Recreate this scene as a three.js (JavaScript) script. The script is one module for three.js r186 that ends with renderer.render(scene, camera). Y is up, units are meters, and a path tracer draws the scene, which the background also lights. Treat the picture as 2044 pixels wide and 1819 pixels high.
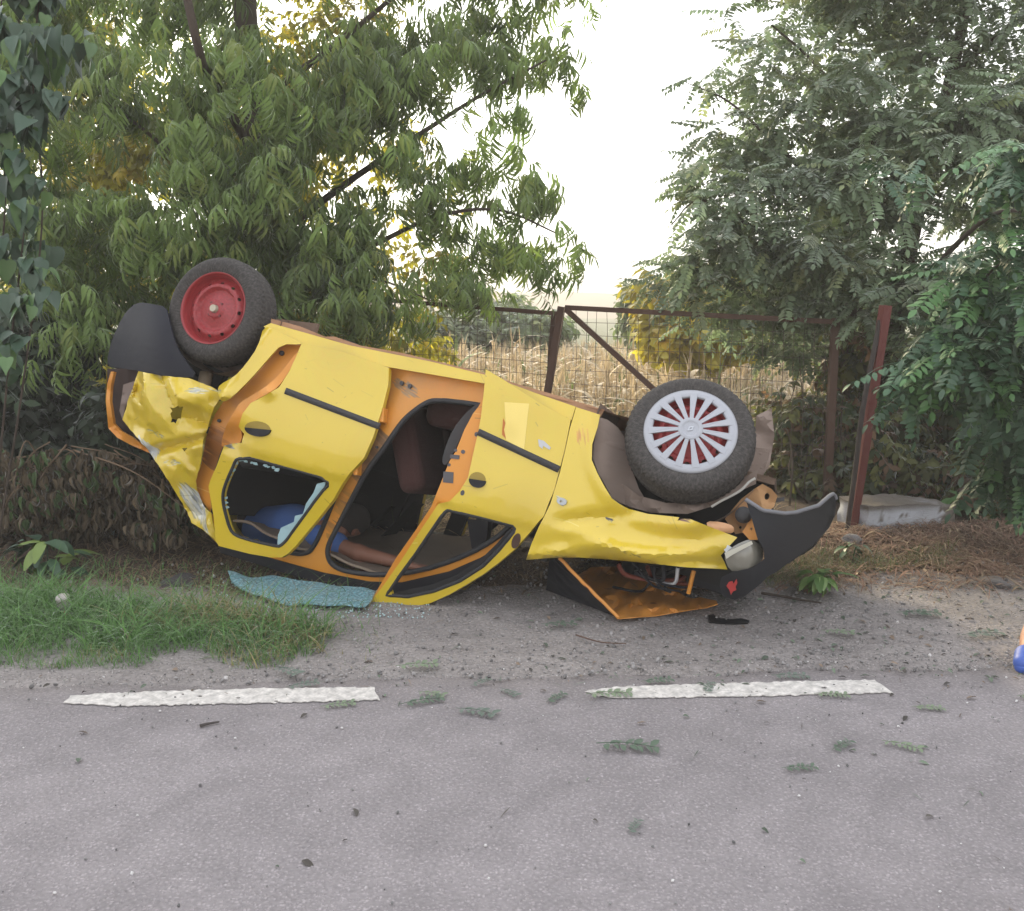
import * as THREE from 'three';
import { mergeGeometries, toCreasedNormals, mergeVertices } from 'three/addons/utils/BufferGeometryUtils.js';
import { RoundedBoxGeometry } from 'three/addons/geometries/RoundedBoxGeometry.js';
import { ImprovedNoise } from 'three/addons/math/ImprovedNoise.js';

// ------------------------------------------------------------------ camera, sky, sun, exposure
const scene = new THREE.Scene();
const CAM_H = 1.43, FPX = 1824, CX = 1022, CY = 909.5;          // measuring units: the photograph at 2044 x 1819
const TILT = Math.atan((CY - 605) / FPX);
const camera = new THREE.PerspectiveCamera(2 * Math.atan(CY / FPX) * 180 / Math.PI, 1024 / 911, 0.05, 3000);
camera.position.set(0, CAM_H, 0);
camera.rotation.x = -TILT;
scene.add(camera);
camera.updateMatrixWorld(true);

const SUN = new THREE.Vector3(-0.36, 0.42, -1).normalize();
{ // evening sky: bright hazy glow round the low sun, pale blue overhead and behind
  const W = 1024, H = 512, d = new Float32Array(W * H * 4), v = new THREE.Vector3();
  for (let j = 0; j < H; j++) for (let i = 0; i < W; i++) {
    const th = (j + 0.5) / H * Math.PI - Math.PI / 2, ph = ((i + 0.5) / W - 0.5) * 2 * Math.PI;
    v.set(Math.cos(th) * Math.cos(ph), Math.sin(th), Math.cos(th) * Math.sin(ph));
    const c = Math.max(-1, Math.min(1, v.dot(SUN))), ang = Math.acos(c) * 180 / Math.PI;
    const e = Math.max(0, v.y), hz = Math.exp(-e * 5);
    let r = 0.92 + 0.42 * hz, g = 0.98 + 0.34 * hz, b = 1.12 + 0.12 * hz;
    const glow = 2.6 * Math.exp(-ang / 14) + 0.8 * Math.exp(-ang / 45);
    r += glow * 1.0; g += glow * 0.93; b += glow * 0.78;
    const k = (j * W + i) * 4;
    d[k] = r; d[k + 1] = g; d[k + 2] = b; d[k + 3] = 1;
  }
  const t = new THREE.DataTexture(d, W, H, THREE.RGBAFormat, THREE.FloatType);
  t.mapping = THREE.EquirectangularReflectionMapping; t.magFilter = THREE.LinearFilter; t.minFilter = THREE.LinearFilter;
  t.needsUpdate = true;
  scene.background = t; scene.environment = t;
}
const sun = new THREE.DirectionalLight(new THREE.Color(1, 0.83, 0.52), 4.4);
sun.position.copy(SUN).multiplyScalar(40); sun.castShadow = true; sun.shadow.radius = 20;
sun.shadow.mapSize.set(2048, 2048);
Object.assign(sun.shadow.camera, { left: -14, right: 14, top: 14, bottom: -14, near: 1, far: 120 });
scene.add(sun, sun.target);
scene.fog = new THREE.FogExp2(new THREE.Color(0.93, 0.88, 0.80), 0.0055);
const renderer = new THREE.WebGLRenderer({ antialias: true });
renderer.toneMapping = THREE.LinearToneMapping;
renderer.toneMappingExposure = 1.62;
renderer.shadowMap.enabled = true;

// ------------------------------------------------------------------ helpers
const V = (x, y, z) => new THREE.Vector3(x, y, z);
let seed = 7;
const rnd = () => { seed |= 0; seed = seed + 0x6D2B79F5 | 0; let t = Math.imul(seed ^ seed >>> 15, 1 | seed); t = t + Math.imul(t ^ t >>> 7, 61 | t) ^ t; return ((t ^ t >>> 14) >>> 0) / 4294967296; };
const rr = (a, b) => a + (b - a) * rnd();
const pn = new ImprovedNoise();
const noise = (x, y, z = 0) => pn.noise(x, y, z);
const fbm = (x, y, z = 0, o = 4) => { let s = 0, a = 0.5; for (let i = 0; i < o; i++) { s += a * pn.noise(x, y, z + i * 7.3); x *= 2.03; y *= 2.03; z *= 2.03; a *= 0.5; } return s; };
const sstep = (a, b, x) => { const t = Math.max(0, Math.min(1, (x - a) / (b - a))); return t * t * (3 - 2 * t); };
const used = {};
function numbered(n) { const k = used[n] = (used[n] ?? -1) + 1; return k ? n + '_' + String(k).padStart(3, '0') : n; }
function shade(o) { o.traverse(m => { if (m.isMesh) { m.castShadow = true; m.receiveShadow = true; } }); return o; }
function tag(o, label, category, group, kind) { o.userData = { ...o.userData, label, category }; if (group) o.userData.group = group; if (kind) o.userData.kind = kind; return o; }
function thing(name, label, category, pos = V(0, 0, 0), group) { const g = new THREE.Group(); g.name = numbered(name); g.position.copy(pos); tag(g, label, category, group); scene.add(g); return g; }
function mesh(name, geo, mat, parent) { const m = new THREE.Mesh(geo, mat); m.name = parent ? name : numbered(name); m.castShadow = m.receiveShadow = true; (parent || scene).add(m); return m; }
function structure(name, geo, mat) { const m = mesh(name, geo, mat); m.userData.kind = 'structure'; return m; }
function ray(px, py) { return V((px - CX) / FPX, (CY - py) / FPX, -1).applyEuler(camera.rotation); }
function at(px, py, depth) { const r = ray(px, py); return r.multiplyScalar(depth / -r.z).add(camera.position); }     // the point seen there, depth metres ahead
function onGround(px, py, h = 0) { const r = ray(px, py); return r.multiplyScalar((h - CAM_H) / r.y).add(camera.position); }
const lin = (r, g, b) => new THREE.Color().setRGB(r, g, b);
function std(r, g, b, rough = 0.8, extra = {}) { return new THREE.MeshStandardMaterial({ color: lin(r, g, b), roughness: rough, side: THREE.DoubleSide, ...extra }); }
function phys(r, g, b, rough = 0.5, extra = {}) { return new THREE.MeshPhysicalMaterial({ color: lin(r, g, b), roughness: rough, side: THREE.DoubleSide, ...extra }); }
function clean(g) { g = g.index ? g.toNonIndexed() : g; for (const k of Object.keys(g.attributes)) if (!['position', 'normal', 'uv'].includes(k)) g.deleteAttribute(k); return g; }
function merge(list) { return mergeGeometries(list.map(clean)); }
function tube(pts, r, seg = 12, rad = 6) { return new THREE.TubeGeometry(new THREE.CatmullRomCurve3(pts), seg, r, rad); }
function taper(pts, r0, r1, seg = 14, rad = 8) {
  const c = new THREE.CatmullRomCurve3(pts), g = new THREE.TubeGeometry(c, seg, 1, rad), p = g.attributes.position, q = V(0, 0, 0);
  for (let i = 0; i <= seg; i++) { const o = c.getPointAt(i / seg), r = r0 + (r1 - r0) * i / seg; for (let j = 0; j <= rad; j++) { const k = i * (rad + 1) + j; q.fromBufferAttribute(p, k).sub(o).multiplyScalar(r * (1 + 0.12 * noise(i * 0.9, j * 1.3, r0 * 50))).add(o); p.setXYZ(k, q.x, q.y, q.z); } }
  g.computeVertexNormals(); return g;
}
function box(w, h, d, x = 0, y = 0, z = 0, r = 0) { const g = r ? new RoundedBoxGeometry(w, h, d, 2, r) : new THREE.BoxGeometry(w, h, d); g.translate(x, y, z); return g; }
function bar(a, b, w, d) { const g = new THREE.BoxGeometry(w, d, a.distanceTo(b)); const m = new THREE.Matrix4().lookAt(a, b, V(0.01, 1, 0)); g.applyMatrix4(m); const c = a.clone().add(b).multiplyScalar(0.5); g.translate(c.x, c.y, c.z); return g; }
// noise textures (grain of a surface, tileable)
function grainTexture(n, fn, srgb) {
  const d = new Uint8Array(n * n * 4);
  for (let j = 0; j < n; j++) for (let i = 0; i < n; i++) { const c = fn(i / n, j / n), k = (j * n + i) * 4; for (let q = 0; q < 3; q++) d[k + q] = Math.max(0, Math.min(255, c[q] * 255)); d[k + 3] = 255; }
  const t = new THREE.DataTexture(d, n, n); t.wrapS = t.wrapT = THREE.RepeatWrapping; t.magFilter = THREE.LinearFilter; t.minFilter = THREE.LinearMipmapLinearFilter; t.generateMipmaps = true;
  if (srgb) t.colorSpace = THREE.SRGBColorSpace; t.needsUpdate = true; return t;
}
function speckle(n, count, r0, r1, base, seedNo) {   // tileable height field of stones
  const h = new Float32Array(n * n).fill(base), keep = seed; seed = seedNo;
  for (let q = 0; q < count; q++) { const x = rnd() * n, y = rnd() * n, r = rr(r0, r1), v = rr(0.15, 1), ax = rr(0.7, 1.3);
    for (let j = -Math.ceil(r * 1.4); j <= r * 1.4; j++) for (let i = -Math.ceil(r * 1.4); i <= r * 1.4; i++) { const dd = Math.hypot(i * ax, j / ax) / r; if (dd < 1) { const k = (((y + j | 0) + n) % n) * n + (((x + i | 0) + n) % n); h[k] = Math.max(h[k] * 0.6, v * Math.sqrt(1 - dd * dd)); } } }
  seed = keep; return h;
}
// smooth field -> surface (surface nets), for bodies
function surfaceNet(f, lo, hi, cell) {
  const n = [0, 1, 2].map(k => Math.ceil((hi[k] - lo[k]) / cell) + 1), [nx, ny, nz] = n, F = new Float32Array(nx * ny * nz);
  for (let z = 0, k = 0; z < nz; z++) for (let y = 0; y < ny; y++) for (let x = 0; x < nx; x++, k++) F[k] = f(lo[0] + x * cell, lo[1] + y * cell, lo[2] + z * cell);
  const id = new Int32Array(nx * ny * nz).fill(-1), P = [], I = [], at3 = (x, y, z) => (z * ny + y) * nx + x;
  for (let z = 0; z < nz - 1; z++) for (let y = 0; y < ny - 1; y++) for (let x = 0; x < nx - 1; x++) {
    let c = 0, sx = 0, sy = 0, sz = 0; const e = (a, b) => { const fa = F[at3(x + (a & 1), y + (a >> 1 & 1), z + (a >> 2))], fb = F[at3(x + (b & 1), y + (b >> 1 & 1), z + (b >> 2))]; if ((fa < 0) !== (fb < 0)) { const t = fa / (fa - fb); c++; sx += (a & 1) + t * ((b & 1) - (a & 1)); sy += (a >> 1 & 1) + t * ((b >> 1 & 1) - (a >> 1 & 1)); sz += (a >> 2) + t * ((b >> 2) - (a >> 2)); } };
    e(0, 1); e(2, 3); e(4, 5); e(6, 7); e(0, 2); e(1, 3); e(4, 6); e(5, 7); e(0, 4); e(1, 5); e(2, 6); e(3, 7);
    if (c) { id[at3(x, y, z)] = P.length / 3; P.push(lo[0] + (x + sx / c) * cell, lo[1] + (y + sy / c) * cell, lo[2] + (z + sz / c) * cell); }
  }
  const quad = (a, b, c, d, fl) => { if (a < 0 || b < 0 || c < 0 || d < 0) return; fl ? I.push(a, c, b, a, d, c) : I.push(a, b, c, a, c, d); };
  for (let z = 1; z < nz - 1; z++) for (let y = 1; y < ny - 1; y++) for (let x = 1; x < nx - 1; x++) {
    const o = F[at3(x, y, z)] < 0;
    if (o !== F[at3(x + 1, y, z)] < 0) quad(id[at3(x, y - 1, z - 1)], id[at3(x, y, z - 1)], id[at3(x, y, z)], id[at3(x, y - 1, z)], !o);
    if (o !== F[at3(x, y + 1, z)] < 0) quad(id[at3(x - 1, y, z - 1)], id[at3(x - 1, y, z)], id[at3(x, y, z)], id[at3(x, y, z - 1)], !o);
    if (o !== F[at3(x, y, z + 1)] < 0) quad(id[at3(x - 1, y - 1, z)], id[at3(x, y - 1, z)], id[at3(x, y, z)], id[at3(x - 1, y, z)], !o);
  }
  const g = new THREE.BufferGeometry(); g.setAttribute('position', new THREE.Float32BufferAttribute(P, 3)); g.setAttribute('uv', new THREE.Float32BufferAttribute(new Float32Array(P.length / 3 * 2), 2)); g.setIndex(I); g.computeVertexNormals(); return g;
}
function body(bones, cell, k = 0.03, cut) {   // bones: [a, b, ra, rb], a smooth union of tapered capsules
  const lo = [9e9, 9e9, 9e9], hi = [-9e9, -9e9, -9e9];
  for (const [a, b, ra, rb] of bones) for (const [p, r] of [[a, ra], [b, rb]]) ['x', 'y', 'z'].forEach((c, i) => { lo[i] = Math.min(lo[i], p[c] - r - 2.5 * cell); hi[i] = Math.max(hi[i], p[c] + r + 2.5 * cell); });
  const B = bones.map(([a, b, ra, rb]) => { const d = b.clone().sub(a); return [a.x, a.y, a.z, d.x, d.y, d.z, d.lengthSq() || 1e-9, ra, rb]; });
  return surfaceNet((x, y, z) => {
    let m = 9;
    for (const q of B) { const X = x - q[0], Y = y - q[1], Z = z - q[2], t = Math.max(0, Math.min(1, (X * q[3] + Y * q[4] + Z * q[5]) / q[6])); const d = Math.hypot(X - t * q[3], Y - t * q[4], Z - t * q[5]) - (q[7] + t * (q[8] - q[7])); const h = Math.max(0, Math.min(1, 0.5 + 0.5 * (m - d) / k)); m = m + (d - m) * h - k * h * (1 - h); }
    return cut ? Math.max(m, cut(x, y, z)) : m;
  }, lo, hi, cell);
}
// polygons in measuring units
function inside(poly, x, y) { let c = false; for (let i = 0, j = poly.length - 1; i < poly.length; j = i++) { const [xi, yi] = poly[i], [xj, yj] = poly[j]; if ((yi > y) !== (yj > y) && x < (xj - xi) * (y - yi) / (yj - yi) + xi) c = !c; } return c; }
function resample(poly, s, closed = true) { const o = []; const n = poly.length; for (let i = 0; i < (closed ? n : n - 1); i++) { const a = poly[i], b = poly[(i + 1) % n], L = Math.hypot(b[0] - a[0], b[1] - a[1]), k = Math.max(1, Math.round(L / s)); for (let q = 0; q < k; q++) o.push([a[0] + (b[0] - a[0]) * q / k, a[1] + (b[1] - a[1]) * q / k]); } if (!closed) o.push(poly[n - 1]); return o; }
function rounded(poly, it = 1) { for (; it > 0; it--) { const o = []; for (let i = 0; i < poly.length; i++) { const a = poly[i], b = poly[(i + 1) % poly.length]; o.push([a[0] * 0.75 + b[0] * 0.25, a[1] * 0.75 + b[1] * 0.25], [a[0] * 0.25 + b[0] * 0.75, a[1] * 0.25 + b[1] * 0.75]); } poly = o; } return poly; }
function delaunay(pts) {
  const n = pts.length, P = pts.concat([[-9e4, -9e4], [9e4, -8.9e4], [0, 9.3e4]]);
  const circ = (a, b, c) => { const [ax, ay] = P[a], [bx, by] = P[b], [cx, cy] = P[c], d = 2 * (ax * (by - cy) + bx * (cy - ay) + cx * (ay - by)) || 1e-12, A = ax * ax + ay * ay, B = bx * bx + by * by, C = cx * cx + cy * cy, x = (A * (by - cy) + B * (cy - ay) + C * (ay - by)) / d, y = (A * (cx - bx) + B * (ax - cx) + C * (bx - ax)) / d; return { a, b, c, x, y, r: (ax - x) ** 2 + (ay - y) ** 2 }; };
  let open = [circ(n, n + 1, n + 2)]; const done = [];
  const order = [...Array(n).keys()].sort((i, j) => P[i][0] - P[j][0]);
  for (const i of order) { const [x, y] = P[i], edges = new Map(), next = [];
    for (const t of open) { const dx = x - t.x; if (dx > 0 && dx * dx > t.r) { done.push(t); continue; } if (dx * dx + (y - t.y) ** 2 - t.r > 1e-9) { next.push(t); continue; } for (const [p, q] of [[t.a, t.b], [t.b, t.c], [t.c, t.a]]) { const k = p < q ? p * 1e6 + q : q * 1e6 + p; edges.has(k) ? edges.set(k, null) : edges.set(k, [p, q]); } }
    for (const e of edges.values()) if (e) next.push(circ(e[0], e[1], i)); open = next; }
  return done.concat(open).filter(t => t.a < n && t.b < n && t.c < n).map(t => [t.a, t.b, t.c]);
}
function grid2d(outer, holes, step) {
  const pts = [], keep = seed; seed = 99;
  const loops = [outer, ...holes].map(l => resample(l, step)); const bd = loops.flat().map(([x, y]) => [x + rr(-1e-3, 1e-3), y + rr(-1e-3, 1e-3)]); pts.push(...bd);
  const xs = outer.map(p => p[0]), ys = outer.map(p => p[1]);
  for (let y = Math.min(...ys); y < Math.max(...ys); y += step * 1.05) for (let x = Math.min(...xs); x < Math.max(...xs); x += step * 1.05) { const a = x + rr(-0.3, 0.3) * step, b = y + rr(-0.3, 0.3) * step; if (!inside(outer, a, b) || holes.some(h => inside(h, a, b))) continue; if (bd.some(q => (q[0] - a) ** 2 + (q[1] - b) ** 2 < step * step * 0.36)) continue; pts.push([a, b]); }
  const tris = delaunay(pts).filter(([a, b, c]) => { const x = (pts[a][0] + pts[b][0] + pts[c][0]) / 3, y = (pts[a][1] + pts[b][1] + pts[c][1]) / 3; return inside(outer, x, y) && !holes.some(h => inside(h, x, y)); });
  seed = keep;
  for (const t of tris) { const [a, b, c] = t.map(i => pts[i]); if ((b[0] - a[0]) * (c[1] - a[1]) - (b[1] - a[1]) * (c[0] - a[0]) > 0) t.reverse(); }
  return { pts, tris };
}
let CREASE = 0.7;
function sheet(outer, holes, step, place, t) {   // a sheet of metal or plastic, thickness t along its back direction
  const { pts, tris } = grid2d(outer, holes, step), n = pts.length, F = pts.map(p => place(p[0], p[1])), pos = [], uv = [], put = (v, u) => { pos.push(v.x, v.y, v.z); uv.push(u[0], u[1]); };
  const back = F.map(q => q.p.clone().addScaledVector(q.n || V(0, 0, 1), -t)), E = new Map();
  for (const [a, b, c] of tris) { for (const i of [a, b, c]) put(F[i].p, F[i].uv); for (const i of [a, c, b]) put(back[i], F[i].uv); for (const [p, q] of [[a, b], [b, c], [c, a]]) { const k = Math.min(p, q) * 1e6 + Math.max(p, q); E.has(k) ? E.set(k, null) : E.set(k, [p, q]); } }
  for (const e of E.values()) if (e) { const [p, q] = e; put(F[p].p, F[p].uv); put(back[p], F[p].uv); put(back[q], F[q].uv); put(F[p].p, F[p].uv); put(back[q], F[q].uv); put(F[q].p, F[q].uv); }
  const g = new THREE.BufferGeometry(); g.setAttribute('position', new THREE.Float32BufferAttribute(pos, 3)); g.setAttribute('uv', new THREE.Float32BufferAttribute(uv, 2)); return toCreasedNormals(g, CREASE);
}
// ------------------------------------------------------------------ ground, verge, road
function groundY(x, z) {
  const d = -z;
  let y = 0.02 * fbm(x * 0.9, z * 0.9, 3) * sstep(3.6, 4.6, d);
  const right = sstep(1.2, 2.6, x), left = sstep(-0.7, -1.8, x);
  y += 0.04 * right * sstep(4.6, 5.6, d) * (1 + 0.5 * fbm(x * 1.7, z * 1.7, 5)) * sstep(9, 6.5, d);
  y += 0.22 * left * sstep(4.7, 6.4, d) * sstep(10, 7.4, d);
  y -= 0.75 * sstep(6.6, 9.6, d);
  y += 0.10 * fbm(x * 0.3, z * 0.3, 8) * sstep(7, 12, d);
  return y;
}
const soilGrain = (() => { const n = 512, h = speckle(n, 2600, 2, 7, 0.25, 11); return [grainTexture(n, (u, v) => { const k = (v * n | 0) * n + (u * n | 0), q = 0.72 + 0.28 * h[k] + 0.1 * noise(u * 40, v * 40); return [q, q * 0.985, q * 0.97]; }, true), grainTexture(n, (u, v) => { const q = h[(v * n | 0) * n + (u * n | 0)]; return [q, q, q]; })]; })();
function landSheet(xs, zs, yf, cf, uvm) {
  const pos = [], uv = [], col = [], idx = [], nx = xs.length;
  zs.forEach(z => xs.forEach(x => { const X = typeof x === 'function' ? x(z) : x; pos.push(X, yf(X, z), z); uv.push(X / uvm, z / uvm); const c = cf(X, z); col.push(...c); }));
  for (let j = 0; j < zs.length - 1; j++) for (let i = 0; i < nx - 1; i++) { const a = j * nx + i; idx.push(a, a + 1, a + nx, a + 1, a + nx + 1, a + nx); }
  const g = new THREE.BufferGeometry(); g.setAttribute('position', new THREE.Float32BufferAttribute(pos, 3)); g.setAttribute('uv', new THREE.Float32BufferAttribute(uv, 2)); g.setAttribute('color', new THREE.Float32BufferAttribute(col, 3)); g.setIndex(idx); g.computeVertexNormals();
  if (g.attributes.normal.getY(0) < 0) { for (let i = 0; i < idx.length; i += 3) [idx[i], idx[i + 1]] = [idx[i + 1], idx[i]]; g.setIndex(idx); g.computeVertexNormals(); }
  return g;
}
const range = (a, b, n) => [...Array(n + 1).keys()].map(i => a + (b - a) * i / n);
{
  const xs = [-700, -250, -90, -40, ...range(-20, -6, 28), ...range(-5.9, 5.9, 118), ...range(6, 20, 28), 40, 90, 250, 700], zs = [60, 20, 8, 4, 0, -2, -3, ...range(-3.2, -8, 60), ...range(-8.3, -20, 40), -23, -27, -32, -40, -60, -100, -180, -400, -900];
  const cf = (x, z) => { const d = -z, m = fbm(x * 1.3, z * 1.3, 1), a = sstep(6.4, 8.5, d), g = sstep(14, 18, d);
    const soil = [0.105 + 0.05 * m, 0.072 + 0.035 * m, 0.05 + 0.02 * m], field = [0.20 + 0.06 * m, 0.145 + 0.05 * m, 0.075], crop = [0.085 + 0.03 * m + 0.02 * noise(x * 0.1, z * 0.05), 0.125 + 0.04 * m, 0.045];
    return [0, 1, 2].map(i => (soil[i] * (1 - a) + field[i] * a) * (1 - g) + crop[i] * g); };
  structure('ground', landSheet(xs, zs, groundY, cf, 0.9), new THREE.MeshStandardMaterial({ vertexColors: true, roughness: 1, map: soilGrain[0], bumpMap: soilGrain[1], bumpScale: 0.012, side: THREE.DoubleSide }));
}
const ROADYAW = 0.05;                                            // the road runs a little away to the right
const roadEdge = x => -(3.40 + ROADYAW * x + 0.10 * fbm(x * 2.2, 4, 1) + 0.07 * fbm(x * 7, 2, 6));
{
  const n = 1024, h = speckle(n, 15000, 2, 6.5, 0.3, 5), tone = speckle(n, 2600, 2, 5, 0, 8);
  const map = grainTexture(n, (u, v) => { const k = (v * n | 0) * n + (u * n | 0), q = 0.70 + 0.22 * h[k] + 0.16 * (tone[k] > 0.2 ? tone[k] : 0) + 0.07 * noise(u * 90, v * 90) + 0.05 * noise(u * 7, v * 7, 3); return [q, q * 0.985, q * 0.99]; }, true);
  const bmp = grainTexture(n, (u, v) => { const q = h[(v * n | 0) * n + (u * n | 0)]; return [q, q, q]; });
  const cf = (x, z) => { const edge = sstep(0.35, 0, Math.abs(z - roadEdge(x))), m = fbm(x * 0.8, z * 2.2, 2), f = fbm(x * 5, z * 5, 9), t = 0.03 * noise(x * 0.35, z * 0.9, 4); const b = 0.35 + 0.08 * m + 0.05 * f + t; return [b * (1.03 - 0.10 * edge) + 0.008, b * (0.965 - 0.11 * edge) + 0.006, b * (0.945 - 0.15 * edge) + 0.008]; };
  const xs = [-200, -60, -20, -9, ...range(-6, 6, 150), 9, 20, 60, 200], ts = [0, 0.01, 0.02, ...range(0.04, 0.6, 44), 0.75, 1];
  const pos = landSheet(xs, ts.map(t => t), () => 0, () => [1, 1, 1], 1), p = pos.attributes.position, c = pos.attributes.color, uv = pos.attributes.uv;
  for (let i = 0; i < p.count; i++) { const x = p.getX(i), z = roadEdge(x) + p.getZ(i) * (7 - roadEdge(x)); p.setXYZ(i, x, 0.026 + 0.006 * fbm(x * 0.7, z * 0.7, 2) - 0.03 * sstep(0.02, 0, p.getZ(i)), z); c.setXYZ(i, ...cf(x, z)); uv.setXY(i, x / 1.0, z / 1.0); }
  pos.computeVertexNormals();
  structure('road', pos, new THREE.MeshStandardMaterial({ vertexColors: true, roughness: 0.93, map, bumpMap: bmp, bumpScale: 0.0035, side: THREE.DoubleSide }));
  // shoulder of gravel and dirt between the asphalt and the bushes
  const xs2 = [-40, -15, -8, ...range(-6, 6, 170), 8, 15, 40], vg = landSheet(xs2, range(0, 1, 40), () => 0, () => [1, 1, 1], 1), q = vg.attributes.position, vc = vg.attributes.color, vu = vg.attributes.uv;
  for (let i = 0; i < q.count; i++) { const x = q.getX(i), t = q.getZ(i), z0 = roadEdge(x) + 0.16, z1 = -(4.75 + 0.12 * fbm(x * 1.1, 7, 1) + 0.15 * sstep(0.5, 2, x)), z = z0 + (z1 - z0) * t;
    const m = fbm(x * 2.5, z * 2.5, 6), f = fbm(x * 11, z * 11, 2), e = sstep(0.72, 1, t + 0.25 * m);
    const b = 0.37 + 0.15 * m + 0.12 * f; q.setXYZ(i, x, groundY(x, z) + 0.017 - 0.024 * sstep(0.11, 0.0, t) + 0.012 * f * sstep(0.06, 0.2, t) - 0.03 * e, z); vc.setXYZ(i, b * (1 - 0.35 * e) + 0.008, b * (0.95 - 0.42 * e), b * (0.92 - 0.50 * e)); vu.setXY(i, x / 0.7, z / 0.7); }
  vg.computeVertexNormals();
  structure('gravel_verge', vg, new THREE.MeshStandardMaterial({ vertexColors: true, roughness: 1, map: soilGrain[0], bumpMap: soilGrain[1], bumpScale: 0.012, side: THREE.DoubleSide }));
}
// painted dashes, worn at the ends
function dash(poly, label) {
  const n = 256, map = grainTexture(n, (u, v) => { const q = 0.80 + 0.14 * noise(u * 22, v * 22) + 0.10 * noise(u * 70, v * 70, 2); return [q, q * 0.985, q * 0.96]; }, true);
  const holes = []; const xs = poly.map(p => p[0]), x0 = Math.min(...xs), x1 = Math.max(...xs);
  for (let i = 0; i < 26; i++) { const x = rr(x0 + 20, x1 - 20), y = 0; const ys = poly.map(p => p[1]), cy = rr(Math.min(...ys) + 6, Math.max(...ys) - 6), r = rr(1.2, 3.4); const hole = [...Array(6).keys()].map(k => [x + Math.cos(k) * r * rr(1, 2.4), cy + Math.sin(k) * r * rr(0.5, 0.8)]); if (hole.every(h => inside(poly, h[0], h[1]))) holes.push(hole); }
  const edge = resample(poly, 7).map(p => [p[0] + rr(-2.5, 2.5), p[1] + rr(-1.5, 1.5)]);
  const g = sheet(edge, holes.slice(0, 6), 9, (x, y) => { const p = onGround(x, y, 0.031); p.y += 0.006 * fbm(p.x * 0.7, p.z * 0.7, 2) + 0.001; return { p, n: V(0, 1, 0), uv: [p.x * 1.5, p.z * 1.5] }; }, 0.003);
  const m = structure('road_marking', g, new THREE.MeshStandardMaterial({ color: lin(0.80, 0.78, 0.76), map, roughness: 0.85, side: THREE.DoubleSide }));
  m.userData.label = label;
}
dash([[128, 1402], [140, 1388], [300, 1380], [520, 1375], [748, 1373], [757, 1398], [600, 1402], [400, 1406], [220, 1409]], 'white painted dash on the road below the car and the grass, the left one');
dash([[1168, 1380], [1240, 1371], [1400, 1366], [1580, 1361], [1745, 1358], [1783, 1383], [1600, 1388], [1400, 1391], [1240, 1393], [1190, 1388]], 'white painted dash on the road to the right, in front of the bumper');

// loose stones and bits over the verge
function scatter(name, label, cat, geos, mat, n, place) {
  const list = []; for (let k = 0; k < geos.length; k++) list.push([]);
  for (let i = 0; i < n; i++) list[i % geos.length].push(place(i));
  const g = new THREE.Group(); g.name = numbered(name); tag(g, label, cat, null, 'stuff'); scene.add(g);
  geos.forEach((geo, k) => { const L = list[k].filter(Boolean), im = new THREE.InstancedMesh(geo, mat, L.length); im.name = name.replace(/s$/, '') + '_mass'; im.userData.kind = 'stuff'; L.forEach((q, i) => { im.setMatrixAt(i, q.m); im.setColorAt(i, q.c); }); im.castShadow = im.receiveShadow = true; g.add(im); });
  return g;
}
const M4 = (p, e, s) => new THREE.Matrix4().compose(p, new THREE.Quaternion().setFromEuler(e), typeof s === 'number' ? V(s, s, s) : s);
function pebble(k) { const g = new THREE.IcosahedronGeometry(1, 1), p = g.attributes.position; for (let i = 0; i < p.count; i++) { const a = V(p.getX(i), p.getY(i), p.getZ(i)), f = 1 + 0.45 * noise(a.x * 1.3 + k * 5, a.y * 1.3, a.z * 1.3); p.setXYZ(i, a.x * f, a.y * f * 0.65, a.z * f * 0.85); } g.computeVertexNormals(); return g; }
const pebbles = [0, 1, 2].map(pebble);
scatter('gravel_stones', 'small loose grey stones scattered over the dirt verge around the wreck', 'gravel', pebbles, std(1, 1, 1, 0.95), 9000, i => {
  const x = rr(-3.2, 3.6), dz = Math.pow(rnd(), 1.5), z = roadEdge(x) + 0.10 - dz * 1.7; if (rnd() > 0.35 + 0.65 * sstep(-1.4, -0.5, x)) return null;
  const s = 0.002 + 0.0085 * Math.pow(rnd(), 4), b = rr(0.11, 0.30) * (rnd() < 0.03 ? 1.7 : 1);
  return { m: M4(V(x, groundY(x, z) + 0.018 + s * 0.2, z), new THREE.Euler(rr(0, 6), rr(0, 6), rr(0, 6)), s), c: lin(b * 1.03, b * 0.97, b * 0.93) };
});
scatter('road_grit', 'tiny specks of grit and glass on the grey asphalt', 'grit', [pebbles[0]], std(1, 1, 1, 0.95), 1600, i => { const x = rr(-2.6, 2.9), z = roadEdge(x) + 0.02 + Math.pow(rnd(), 2) * 1.6, s = 0.0012 + 0.004 * Math.pow(rnd(), 4), b = rnd() < 0.15 ? 0.55 : rr(0.06, 0.25); return { m: M4(V(x, 0.032, z), new THREE.Euler(rr(0, 6), rr(0, 6), 0), s), c: lin(b, b * 0.97, b * 0.94) }; });

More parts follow.
